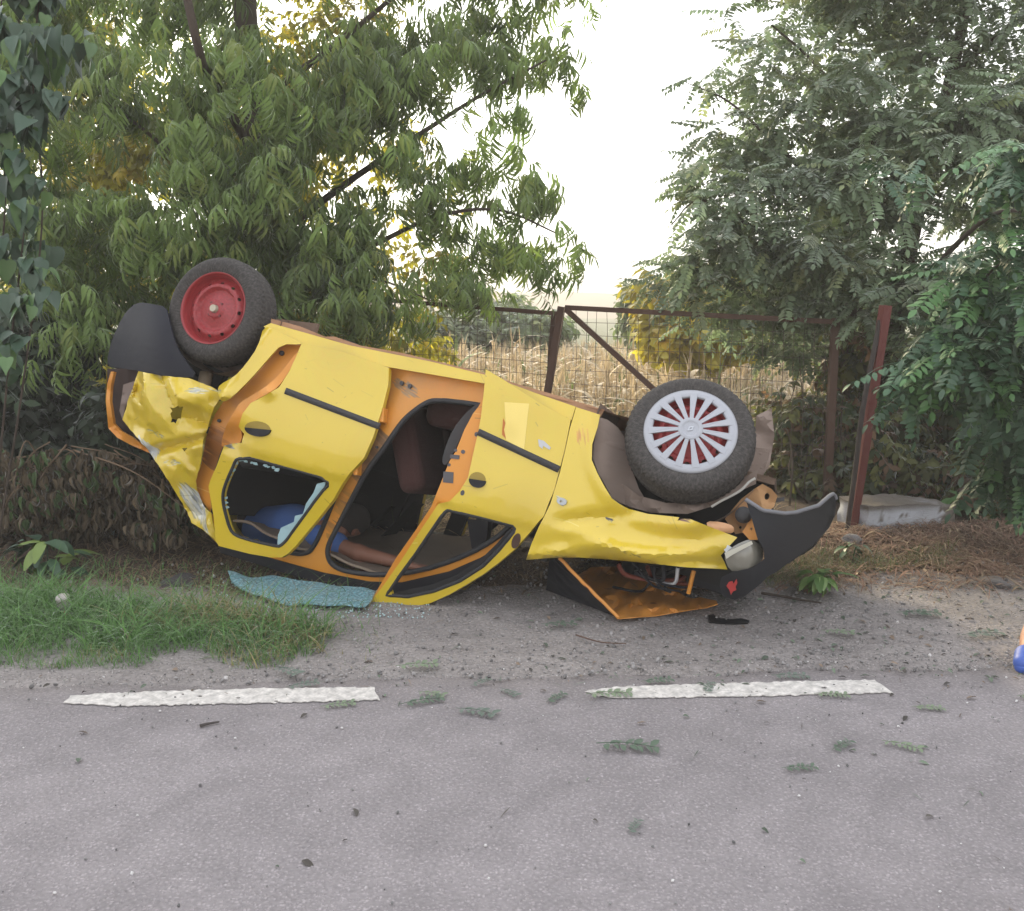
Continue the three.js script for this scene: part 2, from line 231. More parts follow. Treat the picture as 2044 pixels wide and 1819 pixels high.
// ------------------------------------------------------------------ far land: hill, field edge, maize stubble
{
  const xs = range(-600, 600, 90), zs = range(0, 1, 8), g = landSheet(xs, zs, () => 0, () => [1, 1, 1], 1), p = g.attributes.position;
  for (let i = 0; i < p.count; i++) { const x = p.getX(i), t = p.getZ(i), z = -130 - 120 * t; p.setXYZ(i, x, -1 + (4.6 + 1.2 * fbm(x * 0.02, 3, 1) + 0.9 * fbm(x * 0.2, 1, 2)) * Math.sin(Math.min(1, t * 1.6) * Math.PI / 2), z); const b = 1 + 0.3 * fbm(x * 0.03, t * 4, 2); g.attributes.color.setXYZ(i, 0.20 * b, 0.15 * b, 0.11 * b); }
  g.computeVertexNormals(); structure('hills', g, new THREE.MeshStandardMaterial({ vertexColors: true, roughness: 1, side: THREE.DoubleSide }));
}
function bladeGeo(len, w, bend, seg = 4, fold = 0) { // one thin leaf blade growing up +y, bending to +z
  const pos = [], idx = []; for (let i = 0; i <= seg; i++) { const t = i / seg, a = bend * t * t, y = len * (t - 0.25 * bend * t * t), z = len * a * 0.6, ww = w * (1 - t) * (0.6 + 1.4 * Math.min(1, t * 3)) * 0.6 + 1e-4; pos.push(-ww, y, z + fold * ww, ww, y, z + fold * ww); if (i < seg) { const k = i * 2; idx.push(k, k + 1, k + 2, k + 1, k + 3, k + 2); } }
  const g = new THREE.BufferGeometry(); g.setAttribute('position', new THREE.Float32BufferAttribute(pos, 3)); g.setAttribute('uv', new THREE.Float32BufferAttribute(new Float32Array(pos.length / 3 * 2), 2)); g.setIndex(idx); g.computeVertexNormals(); return g;
}
const leafMat = (t = 0.42, extra = {}) => new THREE.MeshPhysicalMaterial({ color: 0xffffff, roughness: 0.95, transmission: t, thickness: 0, side: THREE.DoubleSide, ...extra });
{
  const stalk = k => { const parts = [new THREE.CylinderGeometry(0.009, 0.014, 1.25, 5).translate(0, 0.62, 0)]; seed = 500 + k; for (let i = 0; i < 7; i++) { const b = bladeGeo(rr(0.35, 0.6), rr(0.018, 0.034), rr(0.9, 1.6), 5, 0.3); b.rotateX(rr(0.3, 0.9)); b.rotateY(rr(0, 6.28)); b.translate(0, 0.25 + i * 0.15, 0); parts.push(b); } for (let i = 0; i < 3; i++) { const b = bladeGeo(0.26, 0.007, rr(0.1, 0.5), 3); b.rotateX(rr(-0.3, 0.3)); b.rotateY(rr(0, 6)); b.translate(0, 1.2, 0); parts.push(b); } return merge(parts); };
  const geos = [0, 1, 2, 3, 4].map(stalk); seed = 31;
  scatter('maize_crop', 'dry straw coloured maize standing in the field behind the wire fence', 'maize', geos, leafMat(0.35), 7500, i => {
    const z = -rr(8.9, 17), x = rr(-4.5, 8.5); const s = rr(0.84, 1.16) * (rnd() < 0.03 ? 1.2 : 1), green = rnd() < 0.10, b = rr(0.75, 1.25);
    return { m: M4(V(x, groundY(x, z) - 0.02, z), new THREE.Euler(rr(-0.14, 0.14), rr(0, 6.28), rr(-0.14, 0.14)), V(s, s * (z < -12 ? 0.98 : 0.92), s)), c: green ? lin(0.16 * b, 0.22 * b, 0.06 * b) : lin(0.54 * b, 0.43 * b, 0.27 * b) };
  });
}
// ------------------------------------------------------------------ wire fence
const rust = new THREE.MeshStandardMaterial({ color: lin(0.085, 0.048, 0.034), roughness: 0.95, side: THREE.DoubleSide, bumpMap: soilGrain[1], bumpScale: 0.002 });
{
  const f = thing('wire_fence', 'rusty wire mesh fence with angle iron frame and diagonal brace behind the car', 'fence', V(0.4, 0, -6.6));
  const loc = p => p.sub(f.position), Z = 6.6;
  const pt = loc(at(1128, 612, Z)), pb = loc(at(1080, 905, Z));
  const angle = (a, b, w) => { const d = b.clone().sub(a), c = a.clone().add(b).multiplyScalar(0.5); const side = V(1, 0, 0).cross(d).normalize(); return merge([bar(a, b, w, 0.006), bar(a.clone().add(V(-w / 2, 0, 0.012)), b.clone().add(V(-w / 2, 0, 0.012)), 0.006, w * 0.8)]); };
  mesh('post', angle(pt, pb, 0.06), rust, f);
  mesh('post', angle(loc(at(1110, 622, Z + 0.05)), loc(at(1090, 905, Z + 0.05)), 0.04), rust, f);
  mesh('top_rail', bar(loc(at(1128, 614, Z)), loc(at(1672, 643, 6.35)), 0.035, 0.035), rust, f);
  mesh('top_rail', bar(loc(at(1112, 626, Z)), loc(at(700, 594, 7.0)), 0.03, 0.03), rust, f);
  mesh('brace', bar(loc(at(1130, 618, Z)), loc(at(1440, 900, 6.3)), 0.036, 0.036), rust, f);
  mesh('post', bar(loc(at(1668, 635, 6.35)), loc(at(1650, 1010, 6.35)), 0.05, 0.05), rust, f);
  mesh('post', bar(loc(at(704, 590, 7.0)), loc(at(700, 900, 7.0)), 0.05, 0.05), rust, f);
  const wires = []; const wire = (a, b) => { const pts = range(0, 1, 6).map((t, i) => a.clone().lerp(b, t).add(V(rr(-0.006, 0.006), rr(-0.008, 0.008), rr(-0.01, 0.01)))); wires.push(tube(pts, 0.0022, 12, 3)); };
  for (const [x0, x1, z0, z1, y0, y1] of [[704, 1112, 7.0, 6.6, 598, 626], [1130, 1668, 6.6, 6.35, 616, 644]]) {
    for (let i = 1; i < 26; i++) { const t = i / 26, x = x0 + (x1 - x0) * t, z = z0 + (z1 - z0) * t, y = y0 + (y1 - y0) * t; wire(loc(at(x, y, z)), loc(at(x - 6, 930, z))); }
    for (let j = 1; j < 13; j++) wire(loc(at(x0, y0 + j * 25, z0)), loc(at(x1, y1 + j * 24.5, z1)));
  }
  const wm = mesh('wire_mesh', merge(wires), std(0.10, 0.08, 0.07, 0.7, { metalness: 0.3 }), f); wm.userData.kind = 'stuff';
}
{ // leaning red post with a dark pipe, concrete footing
  const Z = 5.62, p = thing('fence_post', 'leaning rust red steel post beside the white concrete block', 'post', onGround(1700, 1062));
  const l = v => v.sub(p.position);
  mesh('post_tube', merge([bar(l(at(1768, 610, Z)), l(onGround(1698, 1064)), 0.062, 0.05)]), std(0.15, 0.040, 0.032, 0.85, { bumpMap: soilGrain[1], bumpScale: 0.002 }), p);
  const q = thing('iron_rod', 'thin dark iron rod leaning left of the red post', 'rod', onGround(1690, 1070)); const m = v => v.sub(q.position);
  mesh('rod', tube([m(at(1757, 640, Z)), m(at(1722, 820, Z - 0.1)), m(at(1706, 950, Z - 0.12)), m(onGround(1689, 1074))], 0.016, 20, 7), std(0.035, 0.026, 0.022, 0.8), q);
  const b = thing('concrete_block', 'broken white painted concrete block at the foot of the red post', 'concrete block', V(2.25, 0.1, -5.9)); 
  const A = at(1700, 1034, 5.66), B = at(1872, 1032, 5.82), w = A.distanceTo(B);
  const g = new THREE.BoxGeometry(w, 0.24, 0.3, 34, 10, 10), P = g.attributes.position, keepN = [];
  for (let i = 0; i < P.count; i++) { const x = P.getX(i), y = P.getY(i), z = P.getZ(i), s = x / w + 0.5, k = fbm(x * 6, y * 6, z * 6), c = noise(x * 17, y * 17, z * 17 + 3); P.setXYZ(i, x + 0.02 * c, y * (1 - 0.25 * sstep(0.5, 1, s)) + 0.03 * k * (y > 0 ? 1 : 2.4) + 0.008 * c, z + 0.025 * k); }
  const col = []; for (let i = 0; i < P.count; i++) { const x = P.getX(i), y = P.getY(i), k = fbm(x * 8, y * 8, 3) + 0.6 * fbm(x * 30, y * 30, 2), top = sstep(0.07, 0.11, y), e = Math.max(top, sstep(0.15, 0.3, k + 0.5 * sstep(0.15, w / 2, x))); col.push(0.50 - 0.36 * e, 0.52 - 0.40 * e, 0.56 - 0.46 * e); }
  g.setAttribute('color', new THREE.Float32BufferAttribute(col, 3)); g.computeVertexNormals();
  const bm = mesh('block', g, new THREE.MeshStandardMaterial({ vertexColors: true, roughness: 0.95, bumpMap: soilGrain[1], bumpScale: 0.004 }), b);
  const C = A.clone().add(B).multiplyScalar(0.5); b.position.set(C.x, C.y - 0.03, C.z); bm.position.y = 0.03; bm.rotation.y = Math.atan2(-(B.z - A.z), B.x - A.x);
}
// ------------------------------------------------------------------ the overturned car
// car axes: X along the sill towards the nose, Y from roof to floor (up, since it lies on its roof), Z out of the visible side
const RW = at(425, 615, 4.64 * Math.cos(TILT) + 0), FW0 = at(1378, 862, 3.9);
const RWc = (() => { const r = ray(425, 615); return r.multiplyScalar(4.64).add(camera.position); })(), FWc = (() => { const r = ray(1378, 862); return r.multiplyScalar(3.9).add(camera.position); })();
// ray() keeps unit depth along the lens axis, so the factor is that depth
const aX = FWc.clone().sub(RWc).normalize(), hZ = aX.clone().cross(V(0, 1, 0)).normalize(); if (hZ.z < 0) hZ.negate();
const uY = hZ.clone().cross(aX).normalize(); if (uY.y < 0) uY.negate();
const LEAN = 15 * Math.PI / 180, aZ = hZ.clone().multiplyScalar(Math.cos(LEAN)).addScaledVector(uY, Math.sin(LEAN)), aY = aZ.clone().cross(aX).normalize();
const carBasis = new THREE.Matrix4().makeBasis(aX, aY, aZ);
const CAR0 = V(-0.3, 0, -4.9);
const car = thing('car', 'yellow hatchback lying upside down on its crushed roof with its doors ajar', 'car', CAR0);
car.quaternion.setFromRotationMatrix(carBasis); car.updateMatrixWorld(true);
const carInv = car.matrixWorld.clone().invert();
const W2L = p => p.clone().applyMatrix4(carInv);                 // world -> car group
const OFF = W2L(RWc);                                            // rear wheel face in the group
const L = (x, y, z) => V(x, y, z).add(OFF);                      // measures from the rear wheel face
const skin = Y => Y > -0.3 ? -0.03 * ((Y + 0.3) / 0.4) ** 2 : Y > -0.65 ? -0.04 * ((-0.3 - Y) / 0.35) ** 2 : -0.04 - (-Y - 0.65) * 0.42;
function onSide(px, py, add = 0, flat = false) {                 // car measures of the side seen there, add = out of the body side
  const r = ray(px, py); let z = 0, X = 0, Y = 0;
  for (let i = 0; i < 8; i++) { const a = typeof add === 'function' ? add(X, Y, px, py) : add, zz = (flat ? 0 : z) + a, k = RWc.clone().addScaledVector(aZ, zz).sub(camera.position).dot(aZ) / r.dot(aZ); const w = r.clone().multiplyScalar(k).add(camera.position).sub(RWc); X = w.dot(aX); Y = w.dot(aY); z = skin(Y); if (i === 7) return V(X, Y, zz); }
}
const LP = (px, py, z) => { const q = onSide(px, py, z, true); return L(q.x, q.y, q.z); };   // in the group, on the plane Z = z
const LS = (px, py, add = 0) => { const q = onSide(px, py, add); return L(q.x, q.y, q.z); };
const LG = (px, py, h = 0.03) => W2L(onGround(px, py, h));
const carUV = q => [(q.x + 1.0) / 4.4, (q.y + 1.45) / 2.0];
function panel(outer, holes, step, add, t = 0.006, flat = false) { return sheet(outer, holes, step, (x, y) => { const q = onSide(x, y, add, flat); return { p: L(q.x, q.y, q.z), uv: carUV(q) }; }, t); }
function wclamp(geo, h = 0.02, k = 0.04) { const p = geo.attributes.position, q = V(0, 0, 0); for (let i = 0; i < p.count; i++) { q.fromBufferAttribute(p, i).applyMatrix4(car.matrixWorld); if (q.y < h + k) { const u = (h + k - q.y); q.y = h + k * Math.exp(-u / k) + 0.008 * noise(q.x * 9, q.z * 9); } q.applyMatrix4(carInv); p.setXYZ(i, q.x, q.y, q.z); } geo.computeVertexNormals(); return geo; }

// crumpled metal: flat facets between random creases
function crumple(cell, s0) { const r = (i, j) => { let h = Math.imul(i * 374761393 + j * 668265263 + s0 * 1442695041, 1274126177); h ^= h >>> 13; h = Math.imul(h, 1274126177); return ((h ^ h >>> 16) >>> 0) / 4294967296; };
  return (x, y) => { x /= cell; y /= cell; x += 0.35 * noise(x * 0.8, y * 0.8, s0); y += 0.35 * noise(y * 0.8, x * 0.8, s0 + 5); const i = Math.floor(x), j = Math.floor(y), u = x - i, v = y - j; const a = r(i, j), b = r(i + 1, j), c = r(i, j + 1), d = r(i + 1, j + 1); return (u + v < 1 ? a + (b - a) * u + (c - a) * v : d + (c - d) * (1 - u) + (b - d) * (1 - v)) - 0.5; }; }

// paint: one map in car measures (scuffs, dust and bare metal where the car has them)
function paintMap(base, scuffs, dust, specks) {
  const w = 2048, h = 930, cv = document.createElement('canvas'); cv.width = w; cv.height = h; const c = cv.getContext('2d');
  c.fillStyle = base; c.fillRect(0, 0, w, h);
  const X = q => (q.x + 1.0) / 4.4 * w, Y = q => h - (q.y + 1.45) / 2.0 * h;
  seed = 77;
  for (const [px, py, r, col, al] of dust) { const q = onSide(px, py), x = X(q), y = Y(q); for (let i = 0; i < 60; i++) { const a = rr(0, 6.28), d = r * Math.sqrt(rnd()), R = r * rr(0.15, 0.5); const g = c.createRadialGradient(x + Math.cos(a) * d, y + Math.sin(a) * d * 0.6, 0, x + Math.cos(a) * d, y + Math.sin(a) * d * 0.6, R); g.addColorStop(0, `rgba(${col},${al})`); g.addColorStop(1, `rgba(${col},0)`); c.fillStyle = g; c.fillRect(x - 3 * r, y - 3 * r, 6 * r, 6 * r); } }
  for (const [px, py, rx, ry, rot, cols, n] of scuffs) { const q = onSide(px, py), x = X(q), y = Y(q); for (let i = 0; i < n; i++) { const a = rr(0, 6.28), d = Math.sqrt(rnd()), u = Math.cos(a) * d * rx, v = Math.sin(a) * d * ry, cx = x + u * Math.cos(rot) - v * Math.sin(rot), cy = y + u * Math.sin(rot) + v * Math.cos(rot); c.fillStyle = cols[Math.floor(rnd() * cols.length)]; c.globalAlpha = rr(0.45, 0.95); c.beginPath(); const R = rr(0.10, 0.4) * ry; for (let k = 0; k < 7; k++) { const t = k / 7 * 6.28, rad = R * rr(0.5, 1.2), ex = Math.cos(t) * rad * 3.4, ey = Math.sin(t) * rad * 0.5; c.lineTo(cx + ex * Math.cos(rot) - ey * Math.sin(rot), cy + ex * Math.sin(rot) + ey * Math.cos(rot)); } c.fill(); } }
  c.globalAlpha = 1;
  for (let i = 0; i < specks; i++) { c.strokeStyle = `rgba(70,60,25,${rr(0.15, 0.5)})`; c.lineWidth = rr(0.5, 1.3); const x = rr(0, w), y = rr(0, h), a = rr(-0.6, 0.9), l = rr(1, 16) * (rnd() < 0.2 ? 2 : 1); c.beginPath(); c.moveTo(x, y); c.lineTo(x + Math.cos(a) * l, y + Math.sin(a) * l); c.stroke(); }
  for (let i = 0; i < 26; i++) { c.strokeStyle = rnd() < 0.5 ? `rgba(235,225,170,${rr(0.2, 0.6)})` : `rgba(90,75,35,${rr(0.2, 0.6)})`; c.lineWidth = rr(0.6, 2); let x = rr(0, w), y = rr(0, h); const a = rr(-0.5, 0.3), l = rr(30, 150); c.beginPath(); c.moveTo(x, y); c.quadraticCurveTo(x + Math.cos(a) * l * 0.5, y + Math.sin(a) * l * 0.5 + rr(-6, 6), x + Math.cos(a) * l, y + Math.sin(a) * l); c.stroke(); }
  for (let i = 0; i < 90; i++) { const x = rr(0, w), y = rr(0, h), R = rr(30, 130), g = c.createRadialGradient(x, y, 0, x, y, R); g.addColorStop(0, `rgba(120,95,45,${rr(0.03, 0.13)})`); g.addColorStop(1, 'rgba(120,95,45,0)'); c.fillStyle = g; c.fillRect(x - R, y - R, 2 * R, 2 * R); }
  for (let i = 0; i < 1500; i++) { c.fillStyle = `rgba(95,78,40,${rr(0.05, 0.2)})`; c.fillRect(rr(0, w), rr(0, h), rr(0.6, 2.4), rr(0.6, 2)); }
  const t = new THREE.CanvasTexture(cv); t.colorSpace = THREE.SRGBColorSpace; t.wrapS = t.wrapT = THREE.ClampToEdgeWrapping; t.anisotropy = 8; return t;
}
const METAL = ['#b9bcc0', '#8f9499', '#d7d6cc', '#6d7176', '#c9c3a2'];
const yellowMap = paintMap('#d0b42c', [
  [302, 893, 30, 8, 0.5, METAL, 90], [385, 1005, 34, 22, 0.9, METAL, 150], [412, 1040, 30, 12, 0.7, METAL, 90], [352, 925, 26, 7, -0.3, METAL, 40], [413, 785, 22, 8, -0.3, METAL, 70], [440, 782, 14, 5, 0, METAL, 30], [320, 868, 34, 5, 0.1, METAL, 50],
  [468, 870, 12, 24, 0.2, METAL, 90], [490, 800, 14, 10, 0, ['#e9dca0', '#d9cf9a', '#c2b67a'], 40], [1121, 1001, 11, 8, 0.3, METAL, 26], [1213, 1036, 10, 4, 0.5, ['#4a4a48', '#77756c'], 14], [1240, 1008, 22, 3, 0.6, ['#d6d2bd', '#a9a28a'], 20], [1120, 1112, 40, 4, 0, ['#6b6030', '#8d8048'], 20], [1300, 1120, 70, 4, 0.05, ['#6b6030', '#4d4428'], 26], [1366, 1037, 10, 8, 0, ['#6a3b22', '#53321f'], 16], [1165, 875, 12, 14, 1.2, ['#c88a3a', '#b57a34'], 10], [690, 800, 30, 3, -0.9, ['#8a7426'], 6], [296, 910, 12, 30, 0.9, METAL, 30]],
  [[1370, 1060, 70, '206,160,84', 0.035], [1290, 1010, 50, '190,150,80', 0.03], [560, 690, 60, '214,180,90', 0.03], [1170, 850, 40, '214,180,90', 0.03], [330, 800, 60, '170,140,60', 0.02], [700, 720, 80, '200,170,70', 0.02], [900, 1100, 60, '150,120,40', 0.02], [560, 1100, 80, '150,120,50', 0.03]], 420);
const yellow = new THREE.MeshPhysicalMaterial({ map: yellowMap, roughness: 0.36, clearcoat: 0.85, clearcoatRoughness: 0.10, side: THREE.DoubleSide });
const orangeMap = paintMap('#d0892c', [[720, 900, 10, 60, 0.5, ['#6e5034', '#8a6540'], 60], [700, 1060, 14, 70, 0.35, ['#8a5f34', '#a8742f'], 60], [800, 770, 30, 14, 0.3, ['#7d6650', '#957a5c'], 60], [420, 900, 10, 50, 0.2, ['#7a4a1c', '#8d5620'], 50]],
  [[800, 775, 80, '120,96,76', 0.05], [700, 1000, 80, '126,78,34', 0.035], [430, 860, 90, '96,52,16', 0.07], [480, 780, 70, '110,64,24', 0.06], [900, 745, 90, '130,100,74', 0.05]], 300);
const orange = new THREE.MeshPhysicalMaterial({ map: orangeMap, roughness: 0.5, clearcoat: 0.25, clearcoatRoughness: 0.3, side: THREE.DoubleSide });
const rubber = std(0.018, 0.018, 0.02, 0.7), plastic = phys(0.018, 0.018, 0.022, 0.6, { specularIntensity: 0.5 }), dark = std(0.014, 0.013, 0.013, 0.9), greyTrim = std(0.035, 0.033, 0.034, 0.75);
const brownDirt = new THREE.MeshStandardMaterial({ color: lin(0.17, 0.115, 0.08), roughness: 0.95, side: THREE.DoubleSide, bumpMap: soilGrain[1], bumpScale: 0.004 });
const rustPan = new THREE.MeshStandardMaterial({ color: lin(0.36, 0.20, 0.11), roughness: 0.9, side: THREE.DoubleSide, bumpMap: soilGrain[1], bumpScale: 0.003 });
const liner = new THREE.MeshStandardMaterial({ color: lin(0.21, 0.16, 0.13), roughness: 0.95, side: THREE.DoubleSide, bumpMap: soilGrain[1], bumpScale: 0.004 });
const steel = std(0.45, 0.45, 0.46, 0.45, { metalness: 0.7 });

// --- body side frame (inner paint): jambs, B-pillar, sill, roof rail
const rearOpening = rounded([[620, 728], [742, 772], [738, 845], [708, 925], [672, 985], [661, 1011], [645, 1051], [629, 1087], [612, 1107], [572, 1103], [500, 1086], [448, 1058], [428, 1020], [424, 985], [436, 925], [466, 855], [530, 785], [588, 742]]);
const frontOpening = rounded([[846, 806], [811, 833], [789, 861], [768, 893], [731, 941], [698, 1004], [671, 1057], [654, 1091], [655, 1116], [668, 1132], [700, 1143], [764, 1149], [840, 1140], [905, 1119], [960, 1094], [1010, 1060], [1060, 1000], [1092, 930], [1105, 850], [1000, 818], [944, 806], [870, 798]]);
const sideFrame = [[560, 684], [535, 714], [499, 756], [462, 790], [446, 801], [428, 829], [411, 874], [402, 926], [389, 957], [393, 987], [418, 1020], [430, 1072], [440, 1094], [500, 1112], [560, 1130], [640, 1152], [735, 1172], [800, 1174], [900, 1150], [963, 1122], [1030, 1080], [1085, 1035], [1102, 1000], [1120, 930], [1140, 840], [1147, 818], [1060, 792], [970, 768], [776, 720], [602, 676]];
mesh('side_frame', panel(sideFrame, [rearOpening, frontOpening], 11, (X, Y, px, py) => -0.06 + 0.006 * fbm(X * 7, Y * 7, 1) - 0.02 * sstep(30, 0, Math.abs(px - (720 - (py - 900) * 0.42))) * (py > 860 ? 0 : 1), 0.03), orange, car);
function sealTube(loop, add, r, name, parent, mat = rubber) { const pts = resample(loop, 14).map(p => LS(p[0], p[1], add)); const c = new THREE.CatmullRomCurve3(pts, true); return mesh(name, new THREE.TubeGeometry(c, pts.length * 2, r, 7, true), mat, parent); }
const seals = [sealTube(frontOpening, -0.055, 0.013, 'door_seal', car), sealTube(rearOpening, -0.055, 0.012, 'door_seal', car)];
// raised inner lip round the openings and bolts in the jambs
{ const bolt = (x, y, r, add = -0.05) => { const g = new THREE.CylinderGeometry(r, r * 1.1, 0.012, 10); g.rotateX(Math.PI / 2); const p = LS(x, y, add); g.translate(p.x, p.y, p.z); return g; };
  const boltMat = std(0.06, 0.06, 0.065, 0.6, { metalness: 0.4 }); for (const b of [[562, 705, 0.012], [802, 765, 0.010], [818, 771, 0.010], [437, 840, 0.008], [752, 893, 0.006]]) mesh('bolt', bolt(...b), boltMat, car);
  const hinge = (x, y) => { const p = LS(x, y, -0.035), g = new RoundedBoxGeometry(0.022, 0.07, 0.05, 2, 0.005); g.rotateZ(0.25); g.translate(p.x, p.y, p.z); return g; };
  mesh('hinge', hinge(766, 830), orange, car); mesh('hinge', hinge(714, 935), orange, car); }
// sill: yellow strip and rusty flange
mesh('sill', panel([[526, 652], [540, 645], [700, 690], [860, 722], [975, 750], [1070, 785], [1149, 812], [1140, 842], [1060, 800], [970, 766], [776, 733], [602, 686], [548, 668]], [], 10, (X, Y) => -0.008 + 0.004 * fbm(X * 6, Y * 6, 3), 0.02), yellow, car);
mesh('sill_flange', panel([[541, 636], [600, 652], [648, 672], [668, 672], [720, 690], [800, 704], [900, 728], [968, 745], [1030, 766], [1100, 786], [1206, 818], [1199, 832], [1149, 815], [1070, 789], [975, 755], [860, 727], [700, 694], [540, 650]], [], 8, (X, Y) => -0.055 + 0.012 * fbm(X * 12, Y * 12, 3), 0.012), rustPan, car);
// roof rail: black gutter below the openings, yellow roof edge under it
mesh('roof_gutter', panel([[432, 1076], [444, 1088], [502, 1104], [562, 1121], [642, 1143], [735, 1161], [800, 1163], [896, 1141], [958, 1114], [1026, 1074], [1036, 1092], [970, 1140], [905, 1170], [800, 1192], [735, 1190], [640, 1166], [560, 1142], [500, 1122], [440, 1104]], [], 9, -0.044, 0.04), plastic, car);

// --- quarter panel, torn and folded
const crA = crumple(0.115, 3), crB = crumple(0.05, 9), crC = crumple(0.2, 21);
const star = (cx, cy, r, n, s0) => { const keep = seed; seed = s0; const o = []; for (let i = 0; i < n * 2; i++) { const a = (i + rr(-0.38, 0.38)) / n * Math.PI, R = r * (i % 2 ? rr(0.35, 0.75) : rr(0.6, 1.5)); o.push([cx + Math.cos(a) * R, cy + Math.sin(a) * R * 1.15]); } seed = keep; return o; };
const quarter = [[276, 741], [322, 750], [377, 755], [398, 763], [420, 772], [433, 778], [438, 797], [427, 813], [416, 847], [405, 880], [402, 920], [390, 960], [393, 979], [407, 1012], [421, 1024], [428, 1061], [436, 1087], [427, 1076], [405, 1058], [382, 1044], [373, 1021], [337, 961], [315, 928], [296, 899], [277, 878], [244, 838], [258, 792], [266, 770], [270, 757]];
CREASE = 0.6;
mesh('quarter_panel', panel(resample(quarter, 9).map((p, i) => [p[0] + 2.2 * noise(i * 0.9, 1), p[1] + 2.2 * noise(i * 0.9, 7)]), [[[338.7, 812.9], [346.3, 815], [355.4, 809.8], [357.5, 813.5], [365.2, 811], [362.1, 824.1], [360.9, 836.3], [354.8, 835.4], [349.9, 846.4], [346.3, 842.4], [339.6, 843.9], [342.6, 836.3], [339.6, 825.7], [343.8, 821.1]], [[363, 895], [374, 894], [368, 902]]], 4.5, (X, Y, px, py) => {
  const k = sstep(0, 40, px - 244) ; return 0.02 + 0.135 * crA(X, Y) + 0.022 * crB(X, Y) + 0.05 * Math.exp(-(((px - 350) / 60) ** 2) - ((py - 800) / 40) ** 2) - 0.05 * Math.exp(-(((py - 895 + (px - 330) * 0.25) / 9) ** 2)) - 0.03 * (1 - k); }, 0.004), yellow, car);
CREASE = 0.7;
// strip of the quarter panel between wheel and door, its torn end curled
mesh('rear_arch_panel', panel(rounded([[526, 651], [545, 656], [602, 684], [600, 688], [562, 687], [537, 714], [500, 757], [463, 793], [445, 803], [437, 796], [434, 778], [438, 768], [468, 752], [490, 728], [515, 692]]), [], 7, (X, Y, px, py) => 0.012 + 0.006 * fbm(X * 9, Y * 9) + 0.045 * Math.exp(-(((px - 440) / 16) ** 2 + ((py - 787) / 14) ** 2)) - 0.03 * sstep(18, 0, px - (526 - (py - 651) * 0.72)), 0.008), yellow, car);

// --- rear door (ajar, hinged on the pillar side)
const frameStep = (px, py, line) => 0.014 * sstep(-3, 4, py - line(px));
const rdAdd = (X, Y, px, py) => { const h = 1.08 + 0.0 * Y, open = Math.max(0, h - X) * 0.17; return open - frameStep(px, py, x => 889 + (x - 449) * 0.29) + 0.006 * Math.sin(Y * 9) - 0.07 * Math.exp(-(((px - 470) / 26) ** 2 + ((py - 875) / 26) ** 2)) * (0.6 + crB(X, Y)) + 0.018 * crB(X, Y) * sstep(60, 10, Math.abs(px - 480) + Math.abs(py - 850)) + 0.008 * fbm(X * 3, Y * 3, 2) + 0.03 * Math.exp(-(((px - 537) / 14) ** 2 + ((py - 783) / 10) ** 2)); };
const rearWin = rounded([[477, 908], [570, 933], [663, 959], [640, 985], [600, 1040], [562, 1092], [540, 1088], [505, 1080], [472, 1070], [460, 1060], [449, 1024], [444, 997], [446, 977], [459, 944]]);
const rd = mesh('door', panel([[602, 685], [640, 693], [676, 700], [730, 718], [776, 734], [775, 768], [764, 813], [751, 853], [744, 875], [726, 915], [698, 945], [682, 968], [665, 998], [630, 1042], [590, 1090], [574, 1106], [562, 1113], [540, 1113], [499, 1106], [436, 1090], [430, 1078], [426, 1031], [416, 971], [420, 958], [432, 931], [447, 890], [462, 886], [482, 884], [487, 866], [476, 852], [484, 826], [500, 805], [532, 788], [557, 773], [577, 742], [591, 712]], [rearWin], 9, rdAdd, 0.03), yellow, car);
rd.userData.label = 'rear door, swung slightly open, with broken window';
mesh('door_edge', panel(rounded([[594, 700], [570, 733], [541, 765], [504, 789], [478, 804], [470, 818], [460, 834], [448, 858], [440, 890], [449, 893], [465, 888], [484, 882], [480, 850], [490, 822], [504, 802], [534, 786], [556, 772], [577, 742], [592, 712]]), [], 8, (X, Y, px, py) => rdAdd(X, Y, px, py) - 0.026 + 0.012 * crB(X, Y), 0.02), orange, rd);
sealTube(rearWin, (X, Y, px, py) => rdAdd(X, Y, px, py) - 0.004, 0.0085, 'window_gasket', rd);
function strip(a, b, w, addf, parent) { const dx = b[0] - a[0], dy = b[1] - a[1], l = Math.hypot(dx, dy), nx = -dy / l * w / 2, ny = dx / l * w / 2; const poly = rounded([[a[0] + nx, a[1] + ny], [a[0] - nx, a[1] - ny], [b[0] - nx, b[1] - ny], [b[0] + nx, b[1] + ny]].flatMap((p, i, A) => { const q = A[(i + 1) % 4]; return [p, [p[0] * 0.94 + q[0] * 0.06, p[1] * 0.94 + q[1] * 0.06], [p[0] * 0.06 + q[0] * 0.94, p[1] * 0.06 + q[1] * 0.94]]; })); return mesh('trim_strip', panel(poly, [], 4, (X, Y, px, py) => { const t = Math.abs(((px - a[0]) * -dy + (py - a[1]) * dx) / l) / (w / 2); return addf(X, Y, px, py) + 0.004 + 0.010 * Math.sqrt(Math.max(0, 1 - t * t)); }, 0.014), greyTrim, parent); }
strip([569, 780], [756, 851], 13, rdAdd, rd);
function ell(cx, cy, rx, ry, rot = 0, n = 20) { return [...Array(n).keys()].map(i => { const t = i / n * 6.283, x = Math.cos(t) * rx, y = Math.sin(t) * ry; return [cx + x * Math.cos(rot) - y * Math.sin(rot), cy + x * Math.sin(rot) + y * Math.cos(rot)]; }); }
const half = (cx, cy, rx, ry, rot, lo) => ell(cx, cy, rx, ry, rot, 28).filter((p, i) => { const dx = p[0] - cx, dy = p[1] - cy; return (-dx * Math.sin(rot) + dy * Math.cos(rot)) > lo * ry; });
